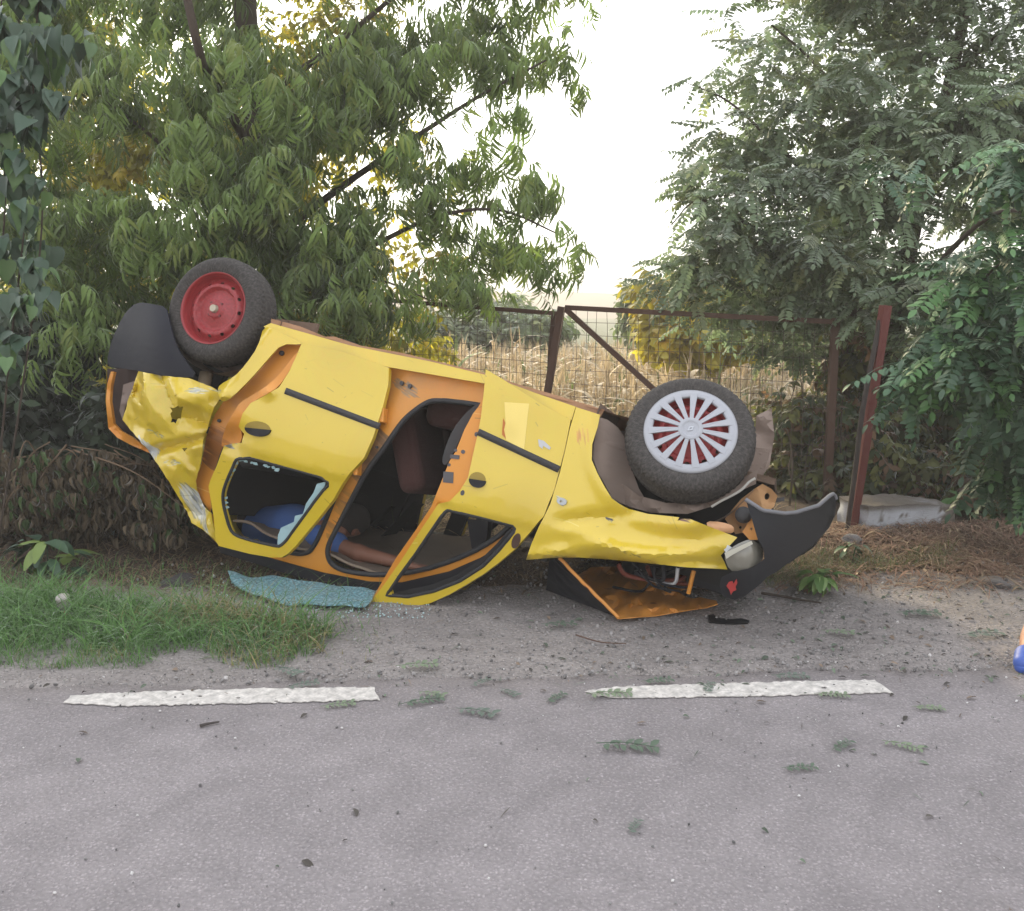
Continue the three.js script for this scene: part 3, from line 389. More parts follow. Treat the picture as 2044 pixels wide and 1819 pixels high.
function handle(cx, cy, rx, ry, rot, addf, parent) {
  mesh('handle_recess', panel(ell(cx, cy, rx, ry, rot), [], 4, (X, Y, px, py) => addf(X, Y, px, py) + 0.0015, 0.004), std(0.30, 0.21, 0.03, 0.6), parent);
  mesh('handle', panel(half(cx, cy, rx * 1.0, ry * 1.02, rot, -0.02), [], 3.5, (X, Y, px, py) => addf(X, Y, px, py) + 0.004 + 0.014 * Math.sqrt(Math.max(0, 1 - ((px - cx) / rx) ** 2 * 0.9)), 0.012), plastic, parent);
}
handle(513.8, 856, 26, 15, 0.1, rdAdd, rd);
// leftover glass of the broken rear window
const glassMat = new THREE.MeshPhysicalMaterial({ color: lin(0.50, 0.70, 0.74), roughness: 0.55, transmission: 0.35, thickness: 0, side: THREE.DoubleSide, bumpMap: soilGrain[1], bumpScale: 0.004 });
mesh('broken_glass', panel([[555, 1088], [553, 1070], [562, 1054], [585, 1042], [590, 1030], [603, 1026], [612, 1006], [624, 984], [634, 966], [648, 962], [650, 968], [632, 998], [600, 1044], [563, 1090]].map((p, i) => [p[0] + (i % 2 ? 1.5 : -1.5), p[1]]), [], 5, (X, Y, px, py) => rdAdd(X, Y, px, py) - 0.012 + 0.003 * crB(X * 3, Y * 3), 0.004), glassMat, rd);
{ seed = 41; for (const [x, y] of [[480, 918], [490, 921], [501, 924], [509, 926], [536, 932], [545, 934], [553, 937], [466, 938], [460, 948], [455, 958], [451, 994], [449, 1003], [452, 1012], [470, 924], [530, 930]]) { const rad = rr(2.2, 5), a0 = rr(0, 6.28), poly = [0, 1, 2, 3, 4].map(k => { const a = a0 + (k + rr(-0.3, 0.3)) / 5 * 6.28, q = rad * rr(0.6, 1.4); return [x + Math.cos(a) * q * 1.3, y + Math.sin(a) * q]; }); mesh('glass_tooth', panel(poly, [], 3, (X, Y, px, py) => rdAdd(X, Y, px, py) - 0.012, 0.004), glassMat, rd); } }

// --- front door (ajar, hinged at the fender)
const fdAdd = (X, Y, px, py) => { const h = 1.98, open = Math.max(0, h - X) * 0.205; return 0.004 + open - frameStep(px, py, x => 996 + (x - 850) * 0.28) - 0.02 * sstep(-0.7, -1.1, Y) + 0.006 * Math.sin(Y * 9 + 1) + 0.009 * fbm(X * 3, Y * 3, 5) + 0.012 * sstep(30, 0, Math.abs(px - 1012 - (py - 800) * 0.1)) * sstep(880, 840, py); };
const frontWin = [[894, 1018], [960, 1033], [1026, 1050], [1027, 1060], [997, 1097], [964, 1130], [917, 1160], [866, 1180], [814, 1191], [772, 1188], [800, 1146], [831, 1104], [858, 1064], [881, 1031]];
const fd = mesh('door', panel([[969.5, 737], [1010, 761], [1042, 782], [1075, 803], [1110, 823], [1139, 838], [1134, 865], [1127, 900], [1116, 942], [1106, 980], [1095, 1005], [1086, 1030], [1073, 1044], [1057, 1064], [1027, 1097], [995, 1124], [964, 1147], [930, 1168], [897, 1187], [857, 1205], [824, 1211], [780, 1211], [735, 1209], [768, 1165], [800, 1120], [840, 1058], [875, 1006], [897, 1001], [917, 981], [934, 954], [944, 908], [954, 865], [960, 832], [966, 780]], [rounded(frontWin)], 9, fdAdd, 0.03), yellow, car);
fd.userData.label = 'front door, ajar, its window frame corner on the ground';
mesh('door_edge', panel([[967, 790], [955, 812], [944, 826], [927, 858], [910, 900], [897, 921], [877, 971], [861, 1011], [830, 1058], [790, 1115], [750, 1183], [733, 1209], [745, 1207], [770, 1168], [802, 1120], [842, 1058], [877, 1006], [898, 1001], [918, 981], [935, 954], [945, 908], [955, 865], [961, 832]], [], 8, (X, Y, px, py) => fdAdd(X, Y, px, py) - 0.030 + 0.004 * fbm(X * 8, Y * 8), 0.03), orange, fd);
mesh('door_card', panel(rounded([[947, 808], [917, 838], [897, 871], [884, 908], [882, 925], [890, 930], [901, 912], [917, 878], [944, 835], [962, 806]]), [], 7, (X, Y, px, py) => fdAdd(X, Y, px, py) - 0.07, 0.05), greyTrim, fd);
{ const latchMat = std(0.09, 0.085, 0.09, 0.5, { metalness: 0.4 }); [[951, 867, 5, 6], [909, 899, 4, 4], [924, 902, 5, 5], [908, 912, 9, 5], [896, 928, 4, 4], [895, 953, 10, 12], [923, 984, 5, 7]].forEach(([x, y, rx, ry]) => mesh(rx > 8 ? 'door_latch' : x === 923 ? 'key_hole' : 'bolt', panel(rx > 8 ? [[x - rx, y - ry], [x + rx, y - ry + 2], [x + rx - 1, y + ry], [x - rx - 1, y + ry - 2]] : ell(x, y, rx * 0.8, ry * 0.8, 0.3, 12), [], 4, (X, Y, px, py) => fdAdd(X, Y, px, py) + (x === 923 ? 0.002 : -0.026), 0.005), latchMat, fd)); }
sealTube(frontWin, (X, Y, px, py) => fdAdd(X, Y, px, py) - 0.006, 0.010, 'window_gasket', fd);
{ const inner = [[1024, 1062], [996, 1094], [962, 1127], [915, 1156], [862, 1176], [812, 1186], [780, 1184], [772, 1188], [814, 1192], [868, 1181], [918, 1161], [966, 1131], [998, 1098], [1029, 1061]]; mesh('run_channel', panel(inner.map((p, i) => i < 6 ? [p[0] - 6, p[1] - 7] : p), [], 7, (X, Y, px, py) => fdAdd(X, Y, px, py) - 0.028, 0.02), rubber, fd); }
strip([954, 862], [1115, 937], 14, fdAdd, fd);
handle(952.7, 958, 17, 15.5, 0.15, fdAdd, fd);
mesh('mirror_mount', panel(ell(1030, 1080, 8, 16, 0.35), [], 4, (X, Y, px, py) => fdAdd(X, Y, px, py) + 0.002 - 0.006 * fbm(X * 20, Y * 20), 0.006), std(0.06, 0.03, 0.02, 0.8), fd);
mesh('sticker', panel([[1007, 803], [1056, 806], [1051, 850], [1046, 898], [1011, 879], [1003, 858], [1009, 845]], [], 8, (X, Y, px, py) => fdAdd(X, Y, px, py) + 0.0015, 0.001), std(0.80, 0.62, 0.17, 0.5), fd);
mesh('rust_spot', panel([[1004, 835], [1009, 845], [1006, 858], [1010, 876], [1002, 868]], [], 4, (X, Y, px, py) => fdAdd(X, Y, px, py) + 0.0022, 0.002), std(0.5, 0.17, 0.04, 0.8), fd);
mesh('emblem', panel([[1074, 877], [1085, 880], [1099, 893], [1097, 898], [1084, 890], [1083, 896], [1076, 891]], [], 4, (X, Y, px, py) => fdAdd(X, Y, px, py) + 0.004, 0.005), steel, fd);

// --- front fender
const crF = crumple(0.16, 14);
CREASE = 0.6;
mesh('front_fender', panel(resample([[1150, 813], [1198, 828], [1193, 852], [1182, 887], [1181, 918], [1193, 946], [1207, 972], [1221, 995], [1236, 1006], [1255, 1016], [1293, 1026], [1340, 1031], [1356, 1033], [1352, 1040], [1362, 1036], [1377, 1036], [1420, 1053], [1472, 1073], [1455, 1091], [1439, 1109], [1446, 1122], [1452, 1137], [1420, 1135], [1373, 1133], [1325, 1128], [1276, 1123], [1215, 1117], [1154, 1113], [1100, 1114], [1050, 1118], [1060, 1088], [1075, 1053], [1088, 1028], [1099, 1005], [1108, 975], [1118, 942], [1128, 900], [1137, 858]], 10), [], 7, (X, Y, px, py) => {
  const low = sstep(1030, 1100, py), fold = Math.exp(-(((py - 1098 - 8 * Math.sin(px * 0.025)) / 13) ** 2));
  return 0.008 + 0.11 * low * crF(X * 0.42, Y * 1.15) + 0.030 * fold * (0.7 + 0.8 * noise(X * 4, 2)) - 0.04 * sstep(1108, 1128, py) + 0.012 * Math.sin((px - 1060) * 0.02 + (py - 900) * 0.008) * sstep(980, 1040, py) - 0.025 * sstep(1380, 1470, px) - 0.022 * Math.exp(-(((py - 1040 + (px - 1120) * 0.10) / 12) ** 2)) * sstep(1090, 1140, px) * sstep(1330, 1250, px) + 0.016 * sstep(26, 0, Math.abs(Math.hypot(px - 1350, (py - 875)) - 176)) + 0.003 * crB(X, Y) * low; }, 0.006), yellow, car);
CREASE = 0.7;
mesh('indicator', panel(ell(1121, 1001, 10, 7, 0.3), [[...ell(1120, 1001, 3, 2.5, 0, 8)]], 3, 0.022, 0.008), std(0.42, 0.44, 0.45, 0.4), car);
mesh('fender_clip', panel([[1208, 1032], [1222, 1036], [1224, 1040], [1216, 1038], [1210, 1037]], [], 3, 0.03, 0.01), std(0.08, 0.085, 0.09, 0.6), car);
// --- wheels: tyre, rim, (hub cap)
function tyreGeo() {
  const prof = [[0.178, -0.012], [0.184, 0.000], [0.200, 0.008], [0.225, 0.012], [0.245, 0.009], [0.258, 0.002], [0.266, -0.008], [0.274, -0.020], [0.278, -0.036], [0.280, -0.055], [0.2806, -0.078], [0.2806, -0.100], [0.280, -0.122], [0.278, -0.140], [0.272, -0.156], [0.258, -0.168], [0.225, -0.178], [0.184, -0.166]];
  const NT = 240, pos = [], uv = [], idx = [], n = prof.length;
  for (let i = 0; i <= NT; i++) { const a = i / NT * 2 * Math.PI; prof.forEach(([r, z], j) => { let R = r; if (j >= 7 && j <= 13) { const sq = Math.sin(a * 60 + (j > 10 ? 1.5 : 0) + z * 25) > 0.35 ? 1 : 0; R -= 0.0045 * sq * (j < 9 || j > 11 ? 1 : 0.4); if (j === 9 || j === 12) R -= 0.006; } if (j > 1 && j < 6) R += 0.0012 * Math.sin(j * 2.2); pos.push(Math.cos(a) * R, Math.sin(a) * R, z + (j === 3 ? 0.001 * Math.sin(a * 31) : 0)); uv.push(a * 0.9, j * 0.04); }); }
  for (let i = 0; i < NT; i++) for (let j = 0; j < n - 1; j++) { const a = i * n + j; idx.push(a, a + n, a + 1, a + 1, a + n, a + n + 1); }
  const g = new THREE.BufferGeometry(); g.setAttribute('position', new THREE.Float32BufferAttribute(pos, 3)); g.setAttribute('uv', new THREE.Float32BufferAttribute(uv, 2)); g.setIndex(idx); return toCreasedNormals(g, 0.6);
}
const lathe = (prof, seg = 72) => { const g = new THREE.LatheGeometry(prof.map(([r, z]) => new THREE.Vector2(r, z)), seg); g.rotateX(Math.PI / 2); return g; };   // z of the profile runs out of the wheel face
const rubberTop = (() => { const m = grainTexture(256, (u, v) => { const q = 0.75 + 0.5 * noise(u * 9, v * 9) * 0.6 + 0.25 * noise(u * 40, v * 40, 4); return [q * 1.0, q * 0.97, q * 0.94]; }, true); m.repeat.set(3, 3); return new THREE.MeshStandardMaterial({ color: lin(0.085, 0.080, 0.077), roughness: 0.86, map: m, bumpMap: soilGrain[1], bumpScale: 0.0016, side: THREE.DoubleSide }); })();
const redRim = (() => { const m = grainTexture(256, (u, v) => { const k = noise(u * 8, v * 8) + 0.7 * noise(u * 30, v * 30, 4), q = 0.92 + 0.14 * k, w = sstep(0.55, 0.8, k); return [q, q + 0.35 * w, q + 0.3 * w]; }, true); m.repeat.set(2, 2); return new THREE.MeshPhysicalMaterial({ color: lin(0.35, 0.030, 0.033), roughness: 0.5, clearcoat: 0.25, clearcoatRoughness: 0.35, map: m, side: THREE.DoubleSide, bumpMap: soilGrain[1], bumpScale: 0.0006 }); })();
const tyre = tyreGeo();
function rimDisc(nHoles, rh) { // pressed steel disc with real vent holes
  const s = new THREE.Shape().absarc(0, 0, 0.168, 0, Math.PI * 2), c = new THREE.Path().absarc(0, 0, 0.022, 0, Math.PI * 2, true); s.holes.push(c);
  for (let i = 0; i < nHoles; i++) { const a = i / nHoles * 6.2832 + 0.2, p = new THREE.Path().absellipse(Math.cos(a) * 0.139, Math.sin(a) * 0.139, rh * 0.8, rh * 1.25, 0, Math.PI * 2, true, a); s.holes.push(p); }
  const loops = s.extractPoints(40), outer = loops.shape.slice(0, -1).map(p => [p.x * 1000, p.y * 1000]), holes = loops.holes.map(h => h.slice(0, -1).map(p => [p.x * 1000, p.y * 1000]));
  return sheet(outer, holes, 8, (x, y) => { const X = x / 1000, Y = y / 1000, r = Math.hypot(X, Y); const z = -0.050 + 0.030 * sstep(0.165, 0.13, r) - 0.022 * sstep(0.118, 0.105, r) + 0.030 * sstep(0.10, 0.045, r) * 0.5 + 0.012 * sstep(0.05, 0.04, r); return { p: V(X, Y, z), uv: [X * 5, Y * 5] }; }, 0.004);
}
const discGeo = rimDisc(12, 0.0085);
const rimBowl = lathe([[0.186, -0.003], [0.189, 0.003], [0.187, 0.006], [0.182, 0.003], [0.177, -0.006], [0.174, -0.03], [0.168, -0.048], [0.163, -0.052], [0.160, -0.09], [0.165, -0.14], [0.184, -0.165]]);
function wheel(name, cap) {
  const w = new THREE.Group(); w.name = name; car.add(w);
  mesh('tyre', tyre, rubberTop, w); mesh('rim', merge([rimBowl, discGeo]), cap ? std(0.34, 0.04, 0.04, 0.6) : redRim, w);
  const drum = new THREE.CylinderGeometry(0.12, 0.13, 0.08, 40); drum.rotateX(Math.PI / 2); drum.translate(0, 0, -0.10); mesh('brake_drum', drum, brownDirt, w);
  if (cap) {
    const parts = [], dome = r => 0.012 - 0.018 * (r / 0.2) ** 2;
    for (let i = 0; i < 15; i++) { const a = i / 15 * 6.2832 + 0.1; const s = new THREE.Shape(); s.moveTo(0.046, -0.0062); s.lineTo(0.10, -0.0088); s.lineTo(0.176, -0.0148); s.lineTo(0.176, 0.0148); s.lineTo(0.10, 0.0088); s.lineTo(0.046, 0.0062); const g = new THREE.ExtrudeGeometry(s, { depth: 0.005, bevelEnabled: true, bevelSize: 0.002, bevelThickness: 0.002, bevelSegments: 2, steps: 1 }); g.rotateZ(a); const p = g.attributes.position; for (let k = 0; k < p.count; k++) p.setZ(k, p.getZ(k) + dome(Math.hypot(p.getX(k), p.getY(k)))); g.computeVertexNormals(); parts.push(g); }
    parts.push(lathe([[0.158, -0.006], [0.160, 0.001], [0.165, 0.003], [0.176, 0.004], [0.190, 0.001], [0.198, -0.004], [0.1985, -0.012], [0.190, -0.014], [0.172, -0.010], [0.158, -0.006]], 90));
    parts.push(lathe([[0.0, 0.015], [0.030, 0.015], [0.034, 0.019], [0.040, 0.021], [0.050, 0.020], [0.053, 0.016], [0.053, 0.004], [0.0, 0.002]], 60));
    parts.forEach(g => g.translate(0, 0, 0.014)); mesh('hub_cap', merge(parts), std(0.33, 0.335, 0.355, 0.42, { metalness: 0.25, bumpMap: soilGrain[1], bumpScale: 0.0004 }), w);
    const rh = new THREE.Shape(); rh.moveTo(0, 0.017); rh.lineTo(0.010, 0); rh.lineTo(0, -0.017); rh.lineTo(-0.010, 0); const hole = new THREE.Path(); hole.moveTo(0, 0.009); hole.lineTo(-0.005, 0); hole.lineTo(0, -0.009); hole.lineTo(0.005, 0); rh.holes.push(hole);
    const lg = new THREE.ExtrudeGeometry(rh, { depth: 0.002, bevelEnabled: true, bevelSize: 0.0008, bevelThickness: 0.0008, bevelSegments: 2 }); lg.rotateZ(-0.6); lg.translate(0, 0, 0.0295); mesh('badge', lg, std(0.42, 0.43, 0.45, 0.35, { metalness: 0.5 }), w);
  } else {
    const hc = new THREE.CylinderGeometry(0.018, 0.021, 0.03, 24); hc.rotateX(Math.PI / 2); hc.translate(0, 0, -0.012); mesh('hub', hc, std(0.44, 0.39, 0.29, 0.7), w);
    for (let i = 0; i < 4; i++) { const a = i * Math.PI / 2 + 0.5, g = new THREE.CylinderGeometry(0.008, 0.009, 0.014, 6); g.rotateX(Math.PI / 2); g.translate(Math.cos(a) * 0.042, Math.sin(a) * 0.042, -0.024); mesh('wheel_nut', g, std(0.16, 0.04, 0.04, 0.6), w); }
  }
  return w;
}
const rw = wheel('wheel', false); rw.position.copy(OFF); rw.rotation.set(-0.03, 0.0, 0.4); rw.userData.label = 'rear wheel, bare red steel rim';
const fw = wheel('wheel', true); fw.position.copy(W2L(FWc)); fw.rotation.order = 'ZXY'; fw.rotation.set(-0.36, 0.03, 0); fw.userData.label = 'front wheel with silver spoked hub cap, knocked out of line';
const fp = fw.position.clone().sub(OFF);
const rw2 = wheel('wheel', false); rw2.position.copy(L(0.02, -0.13, -1.5)); rw2.rotation.set(0, Math.PI, 0); rw2.userData.label = 'rear wheel on the far side';
const fw2 = wheel('wheel', false); fw2.position.copy(L(fp.x + 0.03, -0.02, -1.48)); fw2.rotation.set(0, Math.PI - 0.25, 0); fw2.userData.label = 'front wheel on the far side';

// --- wheel housings (open half shells) and axles
function housing(cx, cy, r, z0, z1, a0, a1, s) { const pos = [], uv = [], idx = [], N = 40, K = 6; for (let i = 0; i <= N; i++) for (let j = 0; j <= K; j++) { const a = a0 + (a1 - a0) * i / N, t = j / K, R = r * (1 - 0.06 * t * t) + 0.012 * fbm(a * 3, t * 4, s), p = L(cx + Math.cos(a) * R, cy + Math.sin(a) * R, z0 + (z1 - z0) * t); pos.push(p.x, p.y, p.z); uv.push(a * 0.6, t * 0.7); } for (let i = 0; i < N; i++) for (let j = 0; j < K; j++) { const a = i * (K + 1) + j; idx.push(a, a + 1, a + K + 1, a + 1, a + K + 2, a + K + 1); } const g = new THREE.BufferGeometry(); g.setAttribute('position', new THREE.Float32BufferAttribute(pos, 3)); g.setAttribute('uv', new THREE.Float32BufferAttribute(uv, 2)); g.setIndex(idx); g.computeVertexNormals(); return g; }
const fa = onSide(1352, 878); // middle of the front arch
mesh('wheel_housing', housing(fa.x, fa.y, 0.378, -0.025, -0.42, Math.PI * 0.94, Math.PI * 1.9, 2), liner, car);
mesh('wheel_housing', housing(0.03, 0.02, 0.335, -0.06, -0.42, Math.PI * 0.98, Math.PI * 2.02, 5), brownDirt, car);
mesh('arch_liner', panel([[1196, 833], [1213, 838], [1232, 852], [1246, 872], [1256, 900], [1262, 940], [1275, 975], [1290, 1000], [1262, 1013], [1238, 1004], [1222, 993], [1194, 944], [1184, 916], [1185, 888]], [], 8, (X, Y, px, py) => -0.03 - 0.11 * sstep(1190, 1270, px) + 0.012 * fbm(X * 9, Y * 9), 0.006), liner, car);
const backPlate = (cx, cy, r, z, y1) => { const s = new THREE.Shape(); s.moveTo(cx - r, y1); s.absarc(cx, cy, r, Math.PI, 2 * Math.PI, false); s.lineTo(cx + r, y1); const g = new THREE.ExtrudeGeometry(s, { depth: 0.02, bevelEnabled: false, curveSegments: 30 }); const p = L(0, 0, z); g.translate(p.x, p.y, p.z); return g; };
mesh('inner_wing', backPlate(fa.x, fa.y, 0.37, -0.43, fa.y + 0.10), liner, car);
mesh('inner_wing', backPlate(0.03, 0.02, 0.33, -0.43, 0.1), brownDirt, car);
const tb = (a, b, r, n = 10) => { const g = new THREE.CylinderGeometry(r, r, a.distanceTo(b), n), d = b.clone().sub(a).normalize(); g.applyQuaternion(new THREE.Quaternion().setFromUnitVectors(V(0, 1, 0), d)); const c = a.clone().add(b).multiplyScalar(0.5); g.translate(c.x, c.y, c.z); return g; };
mesh('axle', tb(L(0, 0.0, -0.08), L(0, 0.0, -1.45), 0.035), brownDirt, car);
mesh('spring', tb(LS(412, 745, -0.16), LS(405, 778, -0.14), 0.035), std(0.28, 0.22, 0.15, 0.8), car);
mesh('trailing_arm', tb(L(0.02, -0.1, -0.2), L(0.35, 0.02, -0.22), 0.03), brownDirt, car);
mesh('suspension_arm', tb(L(fp.x, fp.y - 0.05, -0.14), L(fp.x - 0.1, fp.y - 0.05, -0.6), 0.03), brownDirt, car);
mesh('strut', tb(L(fp.x + 0.02, fp.y - 0.03, -0.16), L(fp.x - 0.06, fp.y - 0.5, -0.34), 0.035), dark, car);

// --- underbody
{ const s = new THREE.PlaneGeometry(2.35, 1.46, 60, 40); s.rotateX(-Math.PI / 2); const p = s.attributes.position; for (let i = 0; i < p.count; i++) { const x = p.getX(i), z = p.getZ(i); p.setY(i, 0.02 * Math.sign(Math.sin(x * 14)) * sstep(0.6, 0.4, Math.abs(z)) + 0.10 * Math.exp(-((z / 0.16) ** 2)) * -1 + 0.008 * fbm(x * 5, z * 5)); } s.translate(1.02, 0.0, -0.80); const q = L(0, 0, 0); s.translate(q.x, q.y, q.z); s.computeVertexNormals(); mesh('floor_pan', s, rustPan, car);
  mesh('exhaust', merge([tube([L(2.3, 0.03, -0.8), L(1.5, 0.02, -0.8), L(0.8, 0.01, -0.8), L(0.2, 0.0, -0.8)], 0.024, 30, 8), tb(L(0.3, -0.02, -0.9), L(-0.3, -0.02, -0.8), 0.07, 16)]), rustPan, car); }

// --- roof, far side, tail
{ const g = new THREE.BoxGeometry(1.32, 0.03, 1.06, 60, 1, 40); const p = g.attributes.position; for (let i = 0; i < p.count; i++) { const x = p.getX(i), z = p.getZ(i); const n = 0.05 * crC(x, z) + 0.02 * crB(x, z); p.setY(i, p.getY(i) + n - 0.03 * (1 - (z / 0.58) ** 2)); } const q = L(0.94, -1.125, -0.86); g.translate(q.x, q.y, q.z); mesh('roof', wclamp(g, 0.012, 0.05), yellow, car);
  const hl = new THREE.BoxGeometry(1.3, 0.012, 1.06, 50, 1, 30), hp = hl.attributes.position; for (let i = 0; i < hp.count; i++) hp.setY(i, hp.getY(i) + 0.05 * crC(hp.getX(i), hp.getZ(i)) + 0.02 * noise(hp.getX(i) * 6, hp.getZ(i) * 6)); hl.translate(L(0.94, -1.035, -0.80).x, L(0, -1.035, 0).y, L(0, 0, -0.80).z); mesh('headlining', wclamp(hl, 0.045, 0.05), std(0.17, 0.13, 0.095, 0.95), car); const tl = box(0.03, 0.62, 1.15, 0.17, -0.72, -0.82, 0.01); tl.translate(OFF.x, OFF.y, OFF.z); mesh('boot_lining', wclamp(tl, 0.05, 0.03), dark, car); }
{ // far side: lower body closed, windows open to the grass behind
  const s = new THREE.Shape(); [[-0.50, -0.62], [-0.46, -0.1], [-0.3, 0.02], [0.35, 0.05], [2.05, 0.05], [2.15, -0.1], [2.3, -0.35], [2.45, -0.42], [2.45, -0.55], [2.0, -0.68], [1.62, -1.10], [0.42, -1.12], [0.1, -1.05]].forEach(([x, y], i) => i ? s.lineTo(x, y) : s.moveTo(x, y));
  const hole = pts => { const h = new THREE.Path(); pts.forEach(([x, y], i) => i ? h.lineTo(x, y) : h.moveTo(x, y)); s.holes.push(h); };
  hole([[1.14, -0.40], [1.92, -0.40], [1.70, -0.95], [1.16, -0.95]]); hole([[0.74, -0.42], [1.03, -0.40], [1.05, -0.95], [0.85, -0.95]]);
  const g = new THREE.ExtrudeGeometry(s, { depth: 0.04, bevelEnabled: false, curveSegments: 8 }); const p = g.attributes.position; const q = L(0, 0, -1.60); for (let i = 0; i < p.count; i++) { const y = p.getY(i); p.setZ(i, p.getZ(i) + Math.max(0, -y - 0.65) * 0.42); } g.translate(q.x, q.y, q.z); g.deleteAttribute('uv'); g.setAttribute('uv', new THREE.Float32BufferAttribute([...Array(p.count)].flatMap((_, i) => carUV({ x: p.getX(i) - OFF.x, y: p.getY(i) - OFF.y })), 2));
  const fl = g.clone(); fl.translate(0, 0.004, 0.045); mesh('far_lining', toCreasedNormals(wclamp(fl, 0.02, 0.03), 0.5), dark, car);
  mesh('far_side', toCreasedNormals(wclamp(g, 0.008, 0.03), 0.5), yellow, car);
  const tr = box(2.2, 0.36, 0.03, 0.86, -0.18, -1.53, 0.01); tr.translate(OFF.x, OFF.y, OFF.z); mesh('inner_trim', tr, dark, car); const cq = box(1.0, 0.5, 0.03, 0.24, -0.86, -1.42, 0.01); cq.translate(OFF.x, OFF.y, OFF.z); mesh('pillar_trim', wclamp(cq, 0.03, 0.03), dark, car); }
function ribbon(list, dz, t, name, mat, n = 14, bulge = 0) { // list of points in the group, swept across the car
  const pos = [], uv = [], idx = []; list.forEach((a, i) => { for (let j = 0; j <= n; j++) { const u = j / n, b = bulge * Math.sin(Math.PI * u); pos.push(a.x - b + 0.03 * sstep(0, 0.3, u) * crB(a.y * 2, u * 1.2 * dz), a.y + 0.02 * sstep(0, 0.3, u) * crB(u * dz * 1.5, a.x), a.z - dz * u); uv.push(...carUV({ x: a.x - OFF.x, y: a.y - OFF.y })); } }); for (let i = 0; i < list.length - 1; i++) for (let j = 0; j < n; j++) { const a = i * (n + 1) + j; idx.push(a, a + 1, a + n + 1, a + 1, a + n + 2, a + n + 1); }
  const g = new THREE.BufferGeometry(); g.setAttribute('position', new THREE.Float32BufferAttribute(pos, 3)); g.setAttribute('uv', new THREE.Float32BufferAttribute(uv, 2)); g.setIndex(idx); g.computeVertexNormals(); return mesh(name, wclamp(g, 0.01, 0.03), mat, car); }
const along = (pts, add) => resample(pts, 14, false).map(p => LS(p[0], p[1], add));
ribbon(along([[212, 742], [210, 800], [216, 853], [236, 871], [294, 898]], -0.16), 1.25, 0.01, 'tailgate', yellow, 30, 0.05);
ribbon(along([[296, 900], [337, 961], [373, 1021], [405, 1058], [436, 1088]], -0.02), 1.15, 0.01, 'tailgate_window_frame', yellow, 30, 0.04);
// rear lamp opening: torn dark cavity with a folded rim
mesh('lamp_cavity', panel([[214, 736], [280, 736], [272, 770], [252, 838], [296, 896], [238, 868], [219, 850], [213, 800]], [], 8, (X, Y, px) => -0.13 - 0.02 * crB(X, Y), 0.01), std(0.035, 0.02, 0.016, 0.9), car);
mesh('lamp_bracket', panel([[246, 768], [270, 760], [262, 785], [250, 812], [244, 838], [238, 820], [243, 790]], [], 6, (X, Y) => -0.07 + 0.05 * crB(X, Y), 0.01), std(0.20, 0.15, 0.13, 0.8), car);
mesh('tail_rim', panel([[221, 742], [227, 742], [221, 770], [219, 800], [226, 845], [240, 860], [262, 872], [298, 900], [306, 908], [260, 888], [234, 874], [216, 855], [211, 800], [214, 765]], [], 5, (X, Y) => -0.085 + 0.05 * crB(X, Y), 0.02), orange, car);
// rear bumper, hanging loose and wrapping round the tail
const rbAdd = (X, Y, px, py) => 0.045 - 0.42 * Math.pow(Math.max(0, (332 - px) / 120), 2.2) + 0.02 * Math.sin((py - 600) / 150 * Math.PI) + 0.006 * fbm(X * 3, Y * 3, 7);
mesh('rear_bumper', panel(rounded([[262, 611], [279, 603], [300, 606], [331, 612], [337, 640], [346, 676], [356, 700], [371, 723], [394, 752], [360, 753], [322, 750], [276, 740], [237, 735], [214, 731], [215, 710], [222, 680], [243, 634]]), [], 8, rbAdd, 0.012), phys(0.018, 0.019, 0.027, 0.6, { specularIntensity: 0.45, bumpMap: soilGrain[1], bumpScale: 0.0008 }), car);
ribbon(along([[264, 609], [244, 634], [222, 680], [215, 712], [214, 731]], rbAdd), 1.15, 0.01, 'rear_bumper_face', plastic, 24, 0.12);
mesh('mud_guard', panel([[331, 622], [352, 690], [392, 752], [420, 765], [434, 772], [450, 745], [400, 720], [360, 660]], [], 8, -0.2, 0.02), dark, car);

// --- front end
const fbAdd = (X, Y, px, py) => 0.05 - 0.58 * Math.pow(Math.max(0, (px - 1490) / 180), 1.7) + 0.02 * Math.sin((py - 1000) / 60);
const blackPlastic = phys(0.011, 0.011, 0.013, 0.55, { specularIntensity: 0.45, bumpMap: soilGrain[1], bumpScale: 0.0006 });
mesh('front_bumper', panel([[1488, 996], [1505, 1010], [1522, 1018], [1540, 1022], [1565, 1024], [1589, 1022], [1612, 1016], [1634, 1008], [1648, 998], [1656, 989], [1664, 986], [1669, 994], [1668, 1026], [1655, 1054], [1624, 1088], [1600, 1107], [1571, 1126], [1553, 1140], [1533, 1151], [1518, 1166], [1502, 1179], [1485, 1192], [1467, 1198], [1444, 1192], [1436, 1170], [1440, 1152], [1462, 1142], [1502, 1134], [1526, 1116], [1524, 1094], [1512, 1075], [1502, 1040]], [], 8, fbAdd, 0.012), blackPlastic, car);
mesh('bumper_lip', tube(resample([[1488, 996], [1522, 1018], [1565, 1024], [1589, 1022], [1634, 1008], [1656, 989], [1665, 986], [1669, 995]], 10, false).map(p => LS(p[0], p[1] + 1, fbAdd)), 0.009, 40, 8), std(0.16, 0.16, 0.17, 0.55), car);
ribbon(along([[1666, 988], [1669, 996], [1668, 1026], [1656, 1054], [1626, 1088], [1573, 1126]], fbAdd), 0.75, 0.01, 'bumper_face', blackPlastic, 20, 0.0);
